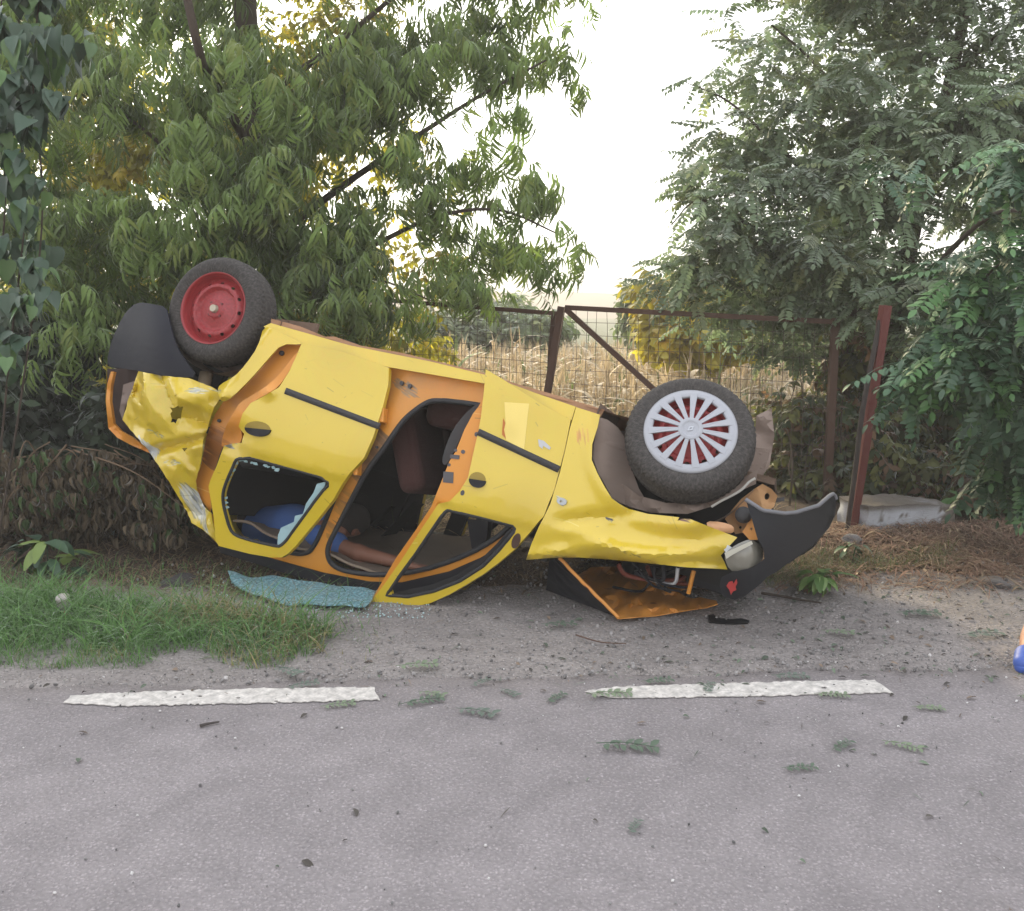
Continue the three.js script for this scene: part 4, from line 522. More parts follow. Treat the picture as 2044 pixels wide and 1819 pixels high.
mesh('headlight', panel(rounded([[1444, 1108], [1462, 1092], [1480, 1082], [1499, 1076], [1518, 1088], [1524, 1104], [1522, 1120], [1500, 1134], [1476, 1140], [1456, 1140]]), [], 6, (X, Y, px, py) => 0.03 - 0.08 * sstep(1490, 1530, px) + 0.04 * Math.sqrt(Math.max(0, 1 - ((px - 1485) / 50) ** 2 - ((py - 1108) / 40) ** 2)), 0.01), phys(0.16, 0.15, 0.12, 0.25, { clearcoat: 0.8, clearcoatRoughness: 0.2 }), car);
mesh('lamp_trim', panel([[1446, 1104], [1500, 1080], [1503, 1086], [1462, 1108], [1450, 1116]], [], 5, 0.078, 0.004), std(0.4, 0.38, 0.31, 0.5), car);
mesh('reflector', panel(star(1452, 1098, 11, 4, 8), [], 4, 0.0, 0.01), std(0.5, 0.52, 0.54, 0.3, { metalness: 0.6 }), car);
mesh('crossmember', panel([[1466, 1012], [1480, 996], [1506, 976], [1522, 966], [1540, 976], [1552, 990], [1545, 1012], [1515, 1035], [1507, 1060], [1468, 1066], [1447, 1036]], [ell(1531, 991, 5, 7, 0.2, 10), ell(1478, 1053, 3, 3, 0, 8), ell(1490, 1058, 2.5, 2.5, 0, 8)], 7, (X, Y) => -0.14 + 0.07 * crB(X * 0.8, Y * 0.8), 0.02), std(0.48, 0.27, 0.12, 0.8, { bumpMap: soilGrain[1], bumpScale: 0.002 }), car);
mesh('front_leg', panel([[1498, 1036], [1512, 1024], [1520, 1048], [1512, 1078], [1496, 1078], [1482, 1062]], [ell(1500, 1056, 2.6, 3, 0, 8)], 6, -0.05, 0.02), orange, car);
mesh('washer_bottle', panel(rounded([[1410, 1040], [1440, 1042], [1466, 1050], [1464, 1066], [1440, 1062], [1412, 1054]]), [], 6, (X, Y, px, py) => -0.04 + 0.03 * Math.sqrt(Math.max(0, 1 - ((py - 1053) / 13) ** 2)), 0.02), std(0.55, 0.30, 0.15, 0.6), car);
mesh('horn', panel(ell(1484, 1028, 17, 17), [], 5, (X, Y, px, py) => -0.02 + 0.03 * Math.sqrt(Math.max(0, 1 - ((px - 1484) ** 2 + (py - 1028) ** 2) / 289)), 0.03), greyTrim, car);
mesh('torn_liner', panel([[1276, 990], [1330, 1004], [1390, 1004], [1430, 984], [1464, 966], [1512, 938], [1509, 966], [1482, 978], [1458, 992], [1418, 1012], [1372, 1026], [1300, 1024], [1256, 1012], [1220, 990], [1240, 964]], [], 8, (X, Y) => -0.09 + 0.09 * crB(X, Y), 0.008), liner, car);
mesh('torn_edge', tube([[1420, 1012], [1440, 1000], [1460, 990], [1480, 978], [1496, 962], [1508, 955]].map(p => LS(p[0], p[1], -0.04)), 0.006, 30, 6), std(0.4, 0.38, 0.34, 0.6), car);
mesh('bracket', panel([[1539, 997], [1566, 992], [1566, 1000], [1543, 1004]], [], 4, -0.16, 0.02), greyTrim, car);
mesh('wing_liner', panel([[1510, 830], [1540, 815], [1546, 870], [1536, 930], [1515, 960], [1490, 975], [1500, 920]], [], 8, (X, Y) => -0.55 + 0.08 * crB(X, Y), 0.01), liner, car);
// engine bay
{ const add = (name, g, m) => { g.translate(OFF.x, OFF.y, OFF.z); return mesh(name, wclamp(g, 0.05, 0.03), m, car); };
  add('firewall', box(0.04, 0.62, 1.36, 1.98, -0.42, -0.82), dark);
  add('inner_panel', box(0.85, 0.50, 0.03, 2.42, -0.36, -0.30), dark);
  add('bay_floor', box(0.9, 0.03, 1.3, 2.42, -0.10, -0.85), brownDirt);
  add('bay_wall', box(0.9, 0.6, 0.03, 2.42, -0.38, -1.42), dark);
  add('radiator', box(0.06, 0.4, 1.0, 2.86, -0.40, -0.85, 0.01), dark);
  add('engine', box(0.42, 0.42, 0.62, 2.42, -0.42, -0.86, 0.04), std(0.03, 0.028, 0.027, 0.6, { metalness: 0.3 }));
  add('air_filter', new THREE.CylinderGeometry(0.13, 0.14, 0.08, 30).translate(2.38, -0.66, -0.75), plastic);
  add('battery', box(0.2, 0.18, 0.16, 2.70, -0.56, -0.48, 0.012), plastic);
  seed = 61; for (let i = 0; i < 9; i++) { const a = LS(rr(1170, 1420), rr(1118, 1135), -0.16), b = LS(rr(1170, 1420), rr(1140, 1185), -0.2 - rr(0, 0.25)); mesh('hose', wclampGeo(tube([a, a.clone().lerp(b, 0.3).add(V(rr(-0.06, 0.06), -0.05, rr(-0.05, 0.05))), a.clone().lerp(b, 0.7).add(V(rr(-0.08, 0.08), -0.03, 0.03)), b], rr(0.003, 0.011), 24, 7)), i === 2 || i === 5 ? std(0.16, 0.035, 0.02, 0.6) : i === 7 ? steel : plastic, car); }
  mesh('bonnet_stay', tube([[1487, 1140], [1482, 1160], [1476, 1185]].map(p => LS(p[0] - 102, p[1], -0.17)), 0.010, 12, 6), orange, car); }
function wclampGeo(g) { return wclamp(g, 0.03, 0.02); }
// crumpled bonnet, pinned underneath: orange inside face up, dark flap folded upward
{ const hoodIn = (() => { const m = grainTexture(256, (u, v) => { const k = fbm(u * 5, v * 5, 2), q = 1 + 0.25 * k, w = sstep(0.18, 0.45, k); return [q * (1 - 0.55 * w), q * (1 - 0.68 * w), q * (1 - 0.5 * w)]; }, true); return new THREE.MeshPhysicalMaterial({ color: lin(0.60, 0.25, 0.045), map: m, roughness: 0.55, clearcoat: 0.2, side: THREE.DoubleSide }); })();
  const hm = mesh('bonnet', sheet([[1150, 1150], [1186, 1186], [1212, 1212], [1236, 1235], [1270, 1232], [1311, 1229], [1345, 1223], [1380, 1217], [1410, 1213], [1433, 1206], [1430, 1199], [1412, 1196], [1398, 1192], [1385, 1195], [1370, 1192], [1350, 1180], [1430, 1160], [1420, 1140], [1300, 1130], [1180, 1132]], [], 8, (x, y) => { const h = 0.035 + 0.05 * sstep(1390, 1435, x) + 0.04 * crB(x / 320, y / 200) + 0.02 * Math.abs(noise(x * 0.02, y * 0.05)), p = onGround(x, y, Math.max(0.03, h)); return { p: W2L(p), n: V(0, 1, 0), uv: [p.x * 1.4, p.z * 1.4] }; }, 0.004), hoodIn, car);
  const A = LS(1117, 1114, -0.10), B = LG(1236, 1234, 0.04), C = LG(1090, 1178, 0.03), D2 = LS(1096, 1118, -0.3);
  const pos = [], idx = [], N = 16; for (let i = 0; i <= N; i++) for (let j = 0; j <= N; j++) { const u = i / N, v = j / N, p = A.clone().lerp(B, u).lerp(D2.clone().lerp(C, u), v); p.z += 0.03 * crB(u * 0.6, v * 0.6) * Math.sin(Math.PI * v); pos.push(p.x, p.y, p.z); } for (let i = 0; i < N; i++) for (let j = 0; j < N; j++) { const a = i * (N + 1) + j; idx.push(a, a + 1, a + N + 1, a + 1, a + N + 2, a + N + 1); }
  const g = new THREE.BufferGeometry(); g.setAttribute('position', new THREE.Float32BufferAttribute(pos, 3)); g.setAttribute('uv', new THREE.Float32BufferAttribute(new Float32Array(pos.length / 3 * 2), 2)); g.setIndex(idx); g.computeVertexNormals(); mesh('bonnet_flap', g, plastic, car);
  const e = []; for (let i = 0; i <= 12; i++) e.push(A.clone().lerp(B, i / 12).add(V(0.006 * noise(i, 1), 0.01 * noise(i * 0.7, 4), 0.008))); mesh('bonnet_edge', tube(e, 0.009, 30, 6), hoodIn, car); }
mesh('broken_lamp', panel([[1450, 1170], [1455, 1162], [1462, 1160], [1464, 1166], [1470, 1156], [1472, 1164], [1468, 1172], [1470, 1178], [1463, 1181], [1459, 1188], [1456, 1178]], [], 4, (X, Y, px, py) => fbAdd(X, Y, px, py) + 0.012, 0.01), std(0.32, 0.025, 0.022, 0.45), car);

// --- cabin: seats, dash, wheel, belts
{ const seatMat = std(0.055, 0.020, 0.016, 0.95, { bumpMap: soilGrain[1], bumpScale: 0.002 }), seatDark = std(0.024, 0.022, 0.022, 0.95, { bumpMap: soilGrain[1], bumpScale: 0.002 });
  const pad = (w, h, d, x, y, z, rz, m, name, par) => { const g = new RoundedBoxGeometry(w, h, d, 5, Math.min(w, h, d) * 0.35); const p = g.attributes.position; for (let i = 0; i < p.count; i++) p.setY(i, p.getY(i) + 0.006 * Math.sin(p.getZ(i) * 60)); g.rotateZ(rz); g.translate(x + OFF.x, y + OFF.y, z + OFF.z); return mesh(name, toCreasedNormals(g, 1), m, par); };
  for (const z of [-0.45, -1.12]) { const s = new THREE.Group(); s.name = 'seat'; car.add(s); pad(0.5, 0.16, 0.46, 1.42, -0.16, z, 0.12, seatMat, 'cushion', s); pad(0.14, 0.46, 0.46, 1.12, -0.40, z, 0.5, seatMat, 'backrest', s); }
  const s = new THREE.Group(); s.name = 'rear_seat'; car.add(s); pad(0.48, 0.15, 1.2, 0.55, -0.2, -0.8, 0.1, seatDark, 'cushion', s); pad(0.13, 0.55, 1.2, 0.24, -0.48, -0.8, 0.3, seatDark, 'backrest', s);
  pad(0.26, 0.30, 1.28, 1.86, -0.50, -0.8, 0, plastic, 'dashboard', car);
  const st = new THREE.TorusGeometry(0.18, 0.014, 10, 40); st.rotateY(Math.PI / 2); st.rotateZ(-0.4); st.translate(1.62 + OFF.x, -0.56 + OFF.y, -0.45 + OFF.z); mesh('steering_wheel', st, plastic, car);
  mesh('parcel_shelf', box(0.45, 0.02, 1.2, OFF.x + 0.02, OFF.y - 0.62, OFF.z - 0.8), dark, car);
  const belt = (a, b, w) => mesh('seat_belt', bar(a, b, w, 0.004), std(0.012, 0.012, 0.013, 0.8), car);
  belt(LP(712, 1076, -1.32), LP(784, 1012, -1.28), 0.05); belt(LP(746, 1100, -1.2), LP(836, 1004, -1.1), 0.09);
  mesh('mirror', panel([[932, 1036], [975, 1040], [972, 1070], [962, 1110], [950, 1114], [942, 1098], [936, 1060]], [], 8, -0.18, 0.06), plastic, car); }
// ------------------------------------------------------------------ trees, bushes, climbing plants
const bark = new THREE.MeshStandardMaterial({ color: lin(0.075, 0.055, 0.042), roughness: 1, side: THREE.DoubleSide, bumpMap: soilGrain[1], bumpScale: 0.006 });
function flatLeaf(len, w, droop, n = 4, fold = 0.25, tip = 1) { // a lance leaf from the origin along +z, drooping in -y
  const pos = [], idx = [], uv = []; for (let i = 0; i <= n; i++) { const t = i / n, ww = w * 0.5 * Math.pow(Math.sin(Math.PI * Math.pow(t, 0.75) * 0.98 + 0.03), tip), y = -droop * len * t * t, z = len * t * (1 - 0.25 * droop * t); pos.push(-ww, y + fold * ww, z, 0, y, z, ww, y + fold * ww, z); uv.push(0, t, 0.5, t, 1, t); if (i < n) { const k = i * 3; for (const q of [0, 1]) idx.push(k + q, k + q + 3, k + q + 1, k + q + 1, k + q + 3, k + q + 4); } }
  const g = new THREE.BufferGeometry(); g.setAttribute('position', new THREE.Float32BufferAttribute(pos, 3)); g.setAttribute('uv', new THREE.Float32BufferAttribute(uv, 2)); g.setIndex(idx); g.computeVertexNormals(); return g;
}
function spray(k) { // drooping group of long narrow leaflets on one stalk
  seed = 900 + k; const parts = [], n = 7; const len = 0.16; parts.push(tube([V(0, 0, 0), V(0, -0.01, len * 0.5), V(0, -0.035, len)], 0.0018, 5, 3));
  for (let i = 0; i < n; i++) { const t = i === n - 1 ? 1 : 0.25 + Math.floor(i / 2) * 0.27, sd = i === n - 1 ? 0 : i % 2 ? 1 : -1, g = flatLeaf(rr(0.10, 0.155), rr(0.020, 0.030), rr(0.5, 1.1), 4, 0.3, 0.8); g.rotateX(rr(0.1, 0.6)); g.rotateZ(rr(-0.3, 0.3)); g.rotateY(sd * rr(0.5, 1.1)); g.translate(0, -0.035 * t * t, len * t); parts.push(g); }
  return merge(parts);
}
function frond(k) { // feathered leaf with paired oval leaflets
  seed = 940 + k; const parts = [], n = 8, len = 0.24; parts.push(tube([V(0, 0, 0), V(0, 0.004, len * 0.5), V(0, -0.03 - 0.02 * k, len)], 0.0015, 6, 3));
  for (let i = 0; i <= n; i++) for (const sd of i === n ? [0] : [-1, 1]) { const t = 0.15 + 0.85 * i / n, g = flatLeaf(rr(0.045, 0.056), rr(0.022, 0.027), 0.25, 3, 0.12, 0.5); g.rotateX(rr(0, 0.35)); g.rotateZ(rr(-0.25, 0.25)); g.rotateY(sd * rr(1.15, 1.45)); g.translate(0, -0.03 * t * t, len * t); parts.push(g); }
  return merge(parts);
}
function twigLeaf(k) { // short twig with broad leaves
  seed = 980 + k; const parts = [tube([V(0, 0, 0), V(0, 0.01, 0.1), V(0, -0.01, 0.2)], 0.0018, 5, 3)];
  for (let i = 0; i < 8; i++) { const g = flatLeaf(rr(0.05, 0.085), rr(0.03, 0.045), rr(0.2, 0.7), 3, 0.2, 0.6); g.rotateX(rr(-0.2, 0.7)); g.rotateZ(rr(-0.5, 0.5)); g.rotateY((i % 2 ? 1 : -1) * rr(0.4, 1.3)); g.translate(0, 0, 0.03 + i * 0.024); parts.push(g); }
  return merge(parts);
}
function heart(w) { const s = new THREE.Shape(); s.moveTo(0, 0.05 * w); s.bezierCurveTo(0.22 * w, -0.12 * w, 0.56 * w, 0.02 * w, 0.48 * w, 0.38 * w); s.bezierCurveTo(0.42 * w, 0.7 * w, 0.15 * w, 0.9 * w, 0, 1.2 * w); s.bezierCurveTo(-0.15 * w, 0.9 * w, -0.42 * w, 0.7 * w, -0.48 * w, 0.38 * w); s.bezierCurveTo(-0.56 * w, 0.02 * w, -0.22 * w, -0.12 * w, 0, 0.05 * w); const g = new THREE.ShapeGeometry(s, 6), p = g.attributes.position; for (let i = 0; i < p.count; i++) { const x = p.getX(i), y = p.getY(i); p.setXYZ(i, x, -0.9 * y * y / w * 0.5 + 0.25 * Math.abs(x), y); } g.computeVertexNormals(); return g; }
const SPRAYS = [0, 1, 2, 3].map(spray), FRONDS = [0, 1, 2].map(frond), TWIGS = [0, 1, 2].map(twigLeaf), HEARTS = [0.09, 0.075, 0.06].map(heart);
const foliage = leafMat(0.5), foliageThin = leafMat(0.6), waxy = leafMat(0.22, { roughness: 0.5 });
const GREEN = (r, g, b, v) => () => { const k = 1 + rr(-v, v), y = rr(0, 1) < 0.12 ? 1.35 : 1; return lin(r * k * y, g * k * (y > 1 ? 1.15 : 1), b * k); };
// clumps: [x, y, depth, width, height, thickness, share] in measuring units and metres
function crown(parent, clumps, geos, mat, count, color, o = {}) {
  const tot = clumps.reduce((s, c) => s + (c[6] ?? c[3] * c[4]), 0), lists = geos.map(() => []), nearest = [];
  for (const c of clumps) {
    const C = at(c[0], c[1], c[2]), ru = c[3] / FPX * c[2], rv = c[4] / FPX * c[2], rz = c[5] ?? 0.7, n = Math.round(count * (c[6] ?? c[3] * c[4]) / tot);
    const lobes = [...Array(o.lobes ?? 9)].map(() => { const a = rr(0, 6.28), q = Math.sqrt(rnd()) * 0.85, z = rr(-0.8, 0.8); return [Math.cos(a) * q, Math.sin(a) * q, z, rr(0.17, 0.46), rr(0.7, 1.3)]; });
    for (let i = 0; i < n; i++) {
      const lb = lobes[Math.floor(rnd() * lobes.length)], th = rr(0, 6.283), cz = rr(-1, 1), s = Math.sqrt(1 - cz * cz), R = Math.pow(rnd(), 0.45) * lb[3];
      const dx = Math.cos(th) * s, dy = Math.sin(th) * s, p = V(C.x + (lb[0] + dx * R) * ru, C.y + (lb[1] + dy * R) * rv, C.z + (lb[2] + cz * R * 1.6) * rz);
      if (p.y < (o.floor ?? 0.15)) continue;
      const yaw = Math.atan2(dx + rr(-0.8, 0.8), cz + (o.face ?? 0.25) + rr(-0.8, 0.8)), pitch = (o.pitch ?? 0.5) + rr(-0.5, 0.5) - dy * 0.4;
      const k = Math.floor(rnd() * geos.length), col = color(p, lb); col.multiplyScalar(lb[4]);
      const e = new THREE.Euler(pitch, yaw, rr(-0.5, 0.5), 'YXZ'), sc = rr(0.75, 1.25) * (o.scale ?? 1);
      lists[k].push({ m: M4(p.clone().sub(parent.position), e, sc), c: col, z: p.z, p });
    }
  }
  if (o.singles) { // the leaves that show largest are pieces of their own
    const all = lists.flatMap((l, k) => l.map(q => [q, k])).filter(([q]) => { const v = q.p.clone().project(camera); return Math.abs(v.x) < 0.98 && Math.abs(v.y) < 0.98; }).sort((a, b) => b[0].z - a[0].z).slice(0, o.singles);
    const bank = [0, 1, 2, 3, 4].map(() => { const c = color(V(0, 0, 0), [0, 0, 0, 1, 1]); const m = mat.clone(); m.color.copy(c); return m; });
    all.forEach(([q, k], i) => { q.taken = true; const m = mesh(o.single ?? 'leaf_spray', geos[k], bank[i % 5], parent); m.applyMatrix4(q.m); });
  }
  geos.forEach((g, k) => { const l = lists[k].filter(q => !q.taken); const im = new THREE.InstancedMesh(g, mat, l.length); im.name = o.name ?? 'foliage'; im.userData.kind = 'stuff'; im.castShadow = im.receiveShadow = true; l.forEach((q, i) => { im.setMatrixAt(i, q.m); im.setColorAt(i, q.c); }); parent.add(im); });
}
const rel = (g, list) => list.map(([x, y, d]) => at(x, y, d).sub(g.position));
function limb(g, list, r0, r1, name = 'branch', mat = bark) { return mesh(name, taper(rel(g, list), r0, r1, 24, 8), mat, g); }
function plantAt(name, label, cat, px, depth, group) { const p = at(px, 900, depth); p.y = groundY(p.x, p.z); return thing(name, label, cat, p, group); }
function trunk(g, list, r0, r1) { const top = rel(g, list); const q = V(0, -0.1, 0); return mesh('trunk', taper([q, ...top], r0, r1, 28, 10), bark, g); }

{ // 1 left tree: long drooping leaves, fills the upper left
  const t = plantAt('tree', 'big green tree with long drooping leaves filling the upper left behind the car', 'tree', 560, 7.4);
  seed = 201;
  trunk(t, [[560, 700, 7.4], [540, 450, 7.3], [500, 150, 7.2], [480, -200, 7.2], [470, -700, 7.3]], 0.13, 0.05);
  limb(t, [[500, 300, 7.2], [420, 150, 6.5], [398, 105, 5.6], [374, 0, 5.5], [350, -120, 5.5]], 0.035, 0.022);
  limb(t, [[540, 500, 7.3], [440, 400, 6.8], [300, 270, 6.4], [210, 200, 6.2]], 0.03, 0.008);
  limb(t, [[540, 480, 7.3], [700, 360, 6.9], [850, 260, 6.7], [960, 190, 6.6], [1090, 120, 6.6]], 0.035, 0.006);
  limb(t, [[545, 560, 7.3], [720, 500, 6.8], [880, 430, 6.6], [1000, 420, 6.5], [1120, 470, 6.5]], 0.03, 0.005);
  limb(t, [[520, 200, 7.2], [680, 80, 7], [800, -20, 7], [900, -120, 7]], 0.03, 0.01);
  limb(t, [[560, 640, 7.3], [650, 560, 6.6], [760, 560, 6.3], [860, 600, 6.3]], 0.02, 0.004);
  const big = [[90, 60, 6.9, 230, 200, 0.8], [330, 90, 6.9, 240, 200, 0.8], [590, 80, 7.0, 230, 190, 0.8], [820, 40, 7.0, 190, 150, 0.7], [1010, 10, 7.1, 160, 110, 0.6, 15000],
    [130, 330, 6.6, 230, 190, 0.7], [360, 350, 6.4, 210, 190, 0.7], [560, 330, 6.3, 190, 200, 0.6], [740, 290, 6.6, 190, 180, 0.6], [900, 210, 6.7, 150, 150, 0.6, 22000], [1080, 110, 6.9, 130, 100, 0.5, 9000],
    [100, 590, 6.3, 200, 190, 0.7], [340, 560, 6.4, 200, 170, 0.6], [560, 520, 6.2, 170, 150, 0.5], [740, 470, 6.4, 170, 150, 0.5], [890, 440, 6.5, 140, 140, 0.5, 15000], [1030, 430, 6.5, 120, 90, 0.5, 9500], [1120, 500, 6.5, 70, 60, 0.4, 2400],
    [660, 610, 6.3, 120, 80, 0.5, 7000], [840, 570, 6.4, 120, 80, 0.5, 5500], [960, 540, 6.5, 110, 80, 0.5, 4000], [1070, 540, 6.5, 70, 70, 0.4, 1800],
    [200, -220, 7.2, 380, 220, 1.0], [650, -240, 7.2, 330, 220, 1.0], [1010, -200, 7.3, 260, 200, 0.9, 12000], [350, -520, 7.6, 500, 200, 1.0, 9000]];
  crown(t, big, SPRAYS, foliage, 8800, GREEN(0.142, 0.212, 0.046, 0.42), { scale: 0.72, pitch: 0.75, singles: 240, lobes: 10 });
}
{ // 2 dark thicket behind, lit through from the back
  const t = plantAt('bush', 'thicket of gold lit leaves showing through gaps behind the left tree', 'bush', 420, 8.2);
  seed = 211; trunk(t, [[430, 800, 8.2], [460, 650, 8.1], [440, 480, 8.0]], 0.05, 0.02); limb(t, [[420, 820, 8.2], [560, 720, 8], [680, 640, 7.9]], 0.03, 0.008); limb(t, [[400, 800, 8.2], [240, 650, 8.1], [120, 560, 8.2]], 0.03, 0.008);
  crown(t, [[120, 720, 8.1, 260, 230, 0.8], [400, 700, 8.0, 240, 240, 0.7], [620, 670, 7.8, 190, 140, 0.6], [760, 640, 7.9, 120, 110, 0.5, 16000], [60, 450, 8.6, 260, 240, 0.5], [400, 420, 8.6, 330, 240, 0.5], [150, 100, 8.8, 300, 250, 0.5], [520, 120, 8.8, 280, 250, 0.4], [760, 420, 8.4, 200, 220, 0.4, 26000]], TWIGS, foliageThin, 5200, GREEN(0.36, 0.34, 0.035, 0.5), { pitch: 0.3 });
}
{ // 3 undergrowth left, deep shade
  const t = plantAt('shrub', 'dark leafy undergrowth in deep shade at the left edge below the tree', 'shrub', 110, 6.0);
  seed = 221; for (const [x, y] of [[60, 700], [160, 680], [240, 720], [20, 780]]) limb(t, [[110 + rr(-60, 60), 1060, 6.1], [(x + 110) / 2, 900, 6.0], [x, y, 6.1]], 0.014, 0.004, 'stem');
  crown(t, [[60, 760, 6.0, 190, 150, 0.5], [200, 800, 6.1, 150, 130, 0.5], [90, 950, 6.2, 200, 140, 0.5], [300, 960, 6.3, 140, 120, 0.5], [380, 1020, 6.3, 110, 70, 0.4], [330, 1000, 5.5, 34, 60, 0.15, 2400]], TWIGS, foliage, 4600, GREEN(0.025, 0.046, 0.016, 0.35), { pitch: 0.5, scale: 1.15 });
}
{ // 4 climbing plant with heart leaves at the near left edge
  const p0 = at(-10, 900, 4.3); p0.y = groundY(p0.x, p0.z); const t = thing('climbing_plant', 'climbing plant with big heart shaped leaves hanging at the left edge', 'climbing plant', p0);
  seed = 231; for (const dx of [0, 40, 75]) limb(t, [[-30 + dx * 0.3, 1100, 4.4], [-20 + dx, 700, 4.3], [10 + dx, 400, 4.3], [-10 + dx, 150, 4.35], [10 + dx, -60, 4.4]], 0.006, 0.003, 'stem');
  const cl = [[10, 60, 4.3, 90, 130, 0.25], [70, 20, 4.4, 80, 90, 0.2], [20, 260, 4.25, 85, 120, 0.25], [80, 150, 4.3, 60, 60, 0.15, 3800], [15, 430, 4.25, 70, 110, 0.22], [30, 560, 4.2, 55, 70, 0.15], [10, 680, 4.25, 50, 90, 0.2], [55, 320, 4.2, 50, 120, 0.15, 4000]];
  crown(t, cl, HEARTS, waxy, 560, () => { const k = rr(0.7, 1.3), l = rnd() < 0.22 ? 1.9 : 1; return lin(0.042 * k * l, 0.080 * k * l, 0.046 * k); }, { pitch: 0.95, face: 1.3, singles: 230, single: 'leaf', lobes: 6, scale: 0.92, name: 'leaves' });
}
{ // 5 right acacia-like tree, feathered leaves
  const t = plantAt('tree', 'grey green tree with feathered leaves and two dark stems on the right', 'tree', 1770, 7.0);
  seed = 241;
  trunk(t, [[1760, 900, 7.0], [1762, 760, 6.95], [1790, 640, 6.9], [1830, 420, 6.9], [1900, 150, 7.0], [1960, -150, 7.1]], 0.085, 0.03);
  mesh('trunk', taper([at(1668, 1010, 7.1).sub(t.position), ...rel(t, [[1672, 900, 7.1], [1684, 760, 7.05], [1700, 620, 7.0], [1690, 420, 7.0], [1640, 250, 7.0]])], 0.07, 0.02, 24, 9), bark, t);
  mesh('trunk', taper(rel(t, [[1740, 960, 7.3], [1735, 800, 7.3], [1722, 650, 7.3], [1700, 520, 7.3]]), 0.05, 0.02, 20, 8), bark, t);
  limb(t, [[1700, 620, 7.0], [1600, 520, 6.8], [1480, 440, 6.7], [1390, 400, 6.7], [1340, 450, 6.7]], 0.03, 0.004);
  limb(t, [[1690, 420, 7.0], [1560, 300, 6.9], [1450, 200, 6.8], [1370, 165, 6.8]], 0.025, 0.003);
  limb(t, [[1830, 420, 6.9], [1720, 250, 6.8], [1620, 120, 6.8], [1540, 50, 6.8]], 0.03, 0.006);
  limb(t, [[1790, 640, 6.9], [1880, 520, 6.2], [1980, 430, 5.4], [2060, 420, 4.8]], 0.025, 0.008);
  limb(t, [[1900, 150, 7], [2020, 50, 6.8], [2100, 0, 6.8]], 0.02, 0.01);
  const cl = [[1960, 60, 7.0, 210, 170, 0.8], [1760, 60, 7.0, 180, 150, 0.7], [1590, 60, 6.9, 120, 100, 0.5, 8000], [1440, 30, 6.9, 60, 30, 0.25, 700], [1390, 150, 6.9, 50, 28, 0.25, 600], [1500, 140, 6.9, 80, 50, 0.4, 1600],
    [1980, 280, 6.8, 190, 170, 0.7], [1790, 260, 6.8, 170, 160, 0.7], [1610, 260, 6.8, 160, 130, 0.6], [1470, 270, 6.8, 110, 90, 0.5, 9500], [1430, 350, 6.7, 80, 80, 0.4, 6000],
    [1950, 480, 6.5, 180, 160, 0.7], [1770, 460, 6.7, 170, 150, 0.7], [1600, 430, 6.7, 160, 130, 0.6], [1480, 470, 6.7, 110, 90, 0.5, 9000], [1390, 440, 6.7, 60, 30, 0.3, 900], [1420, 540, 6.9, 120, 70, 0.5, 9000],
    [1880, 610, 6.4, 150, 110, 0.6], [1700, 580, 6.8, 160, 110, 0.6], [1560, 570, 6.9, 150, 80, 0.5], [1500, 640, 7.2, 150, 50, 0.5, 5000], [1620, 670, 7.2, 140, 50, 0.5, 6000],
    [1900, -180, 7.2, 330, 200, 1.0], [1650, -200, 7.2, 200, 160, 0.8, 24000]];
  crown(t, cl, FRONDS, foliage, 5800, GREEN(0.17, 0.235, 0.125, 0.3), { pitch: 0.35 });
}
{ // 6 near acacia branches at the right edge
  const p0 = at(2130, 900, 4.9); p0.y = groundY(p0.x, p0.z); const t = thing('tree', 'young tree at the right edge with near bright feathered fronds hanging low', 'tree', p0);
  seed = 251; trunk(t, [[2125, 900, 4.9], [2110, 600, 4.8], [2090, 300, 4.8]], 0.04, 0.015); limb(t, [[2110, 620, 4.8], [2040, 520, 4.6], [1980, 540, 4.5], [1930, 620, 4.5]], 0.014, 0.003); limb(t, [[2100, 700, 4.8], [2000, 700, 4.7], [1900, 760, 4.7], [1800, 810, 4.8]], 0.014, 0.003);
  crown(t, [[2000, 560, 4.5, 70, 110, 0.25], [1960, 650, 4.5, 80, 80, 0.25], [2030, 720, 4.6, 90, 110, 0.3], [1900, 700, 4.7, 80, 60, 0.3], [1830, 770, 4.9, 50, 40, 0.25, 1200], [2030, 320, 4.6, 60, 90, 0.3], [2010, 860, 5.0, 90, 90, 0.35], [2030, 960, 5.0, 60, 50, 0.25, 2500], [1820, 320, 5.0, 60, 40, 0.2, 700]], FRONDS, waxy, 620, () => { const k = rr(0.75, 1.25), l = rnd() < 0.25 ? 1.55 : 1; return lin(0.050 * k * l, 0.112 * k * l, 0.052 * k); }, { pitch: 0.55, face: 0.8, singles: 230, single: 'frond', lobes: 8, floor: 0.3, scale: 1.05 });
}
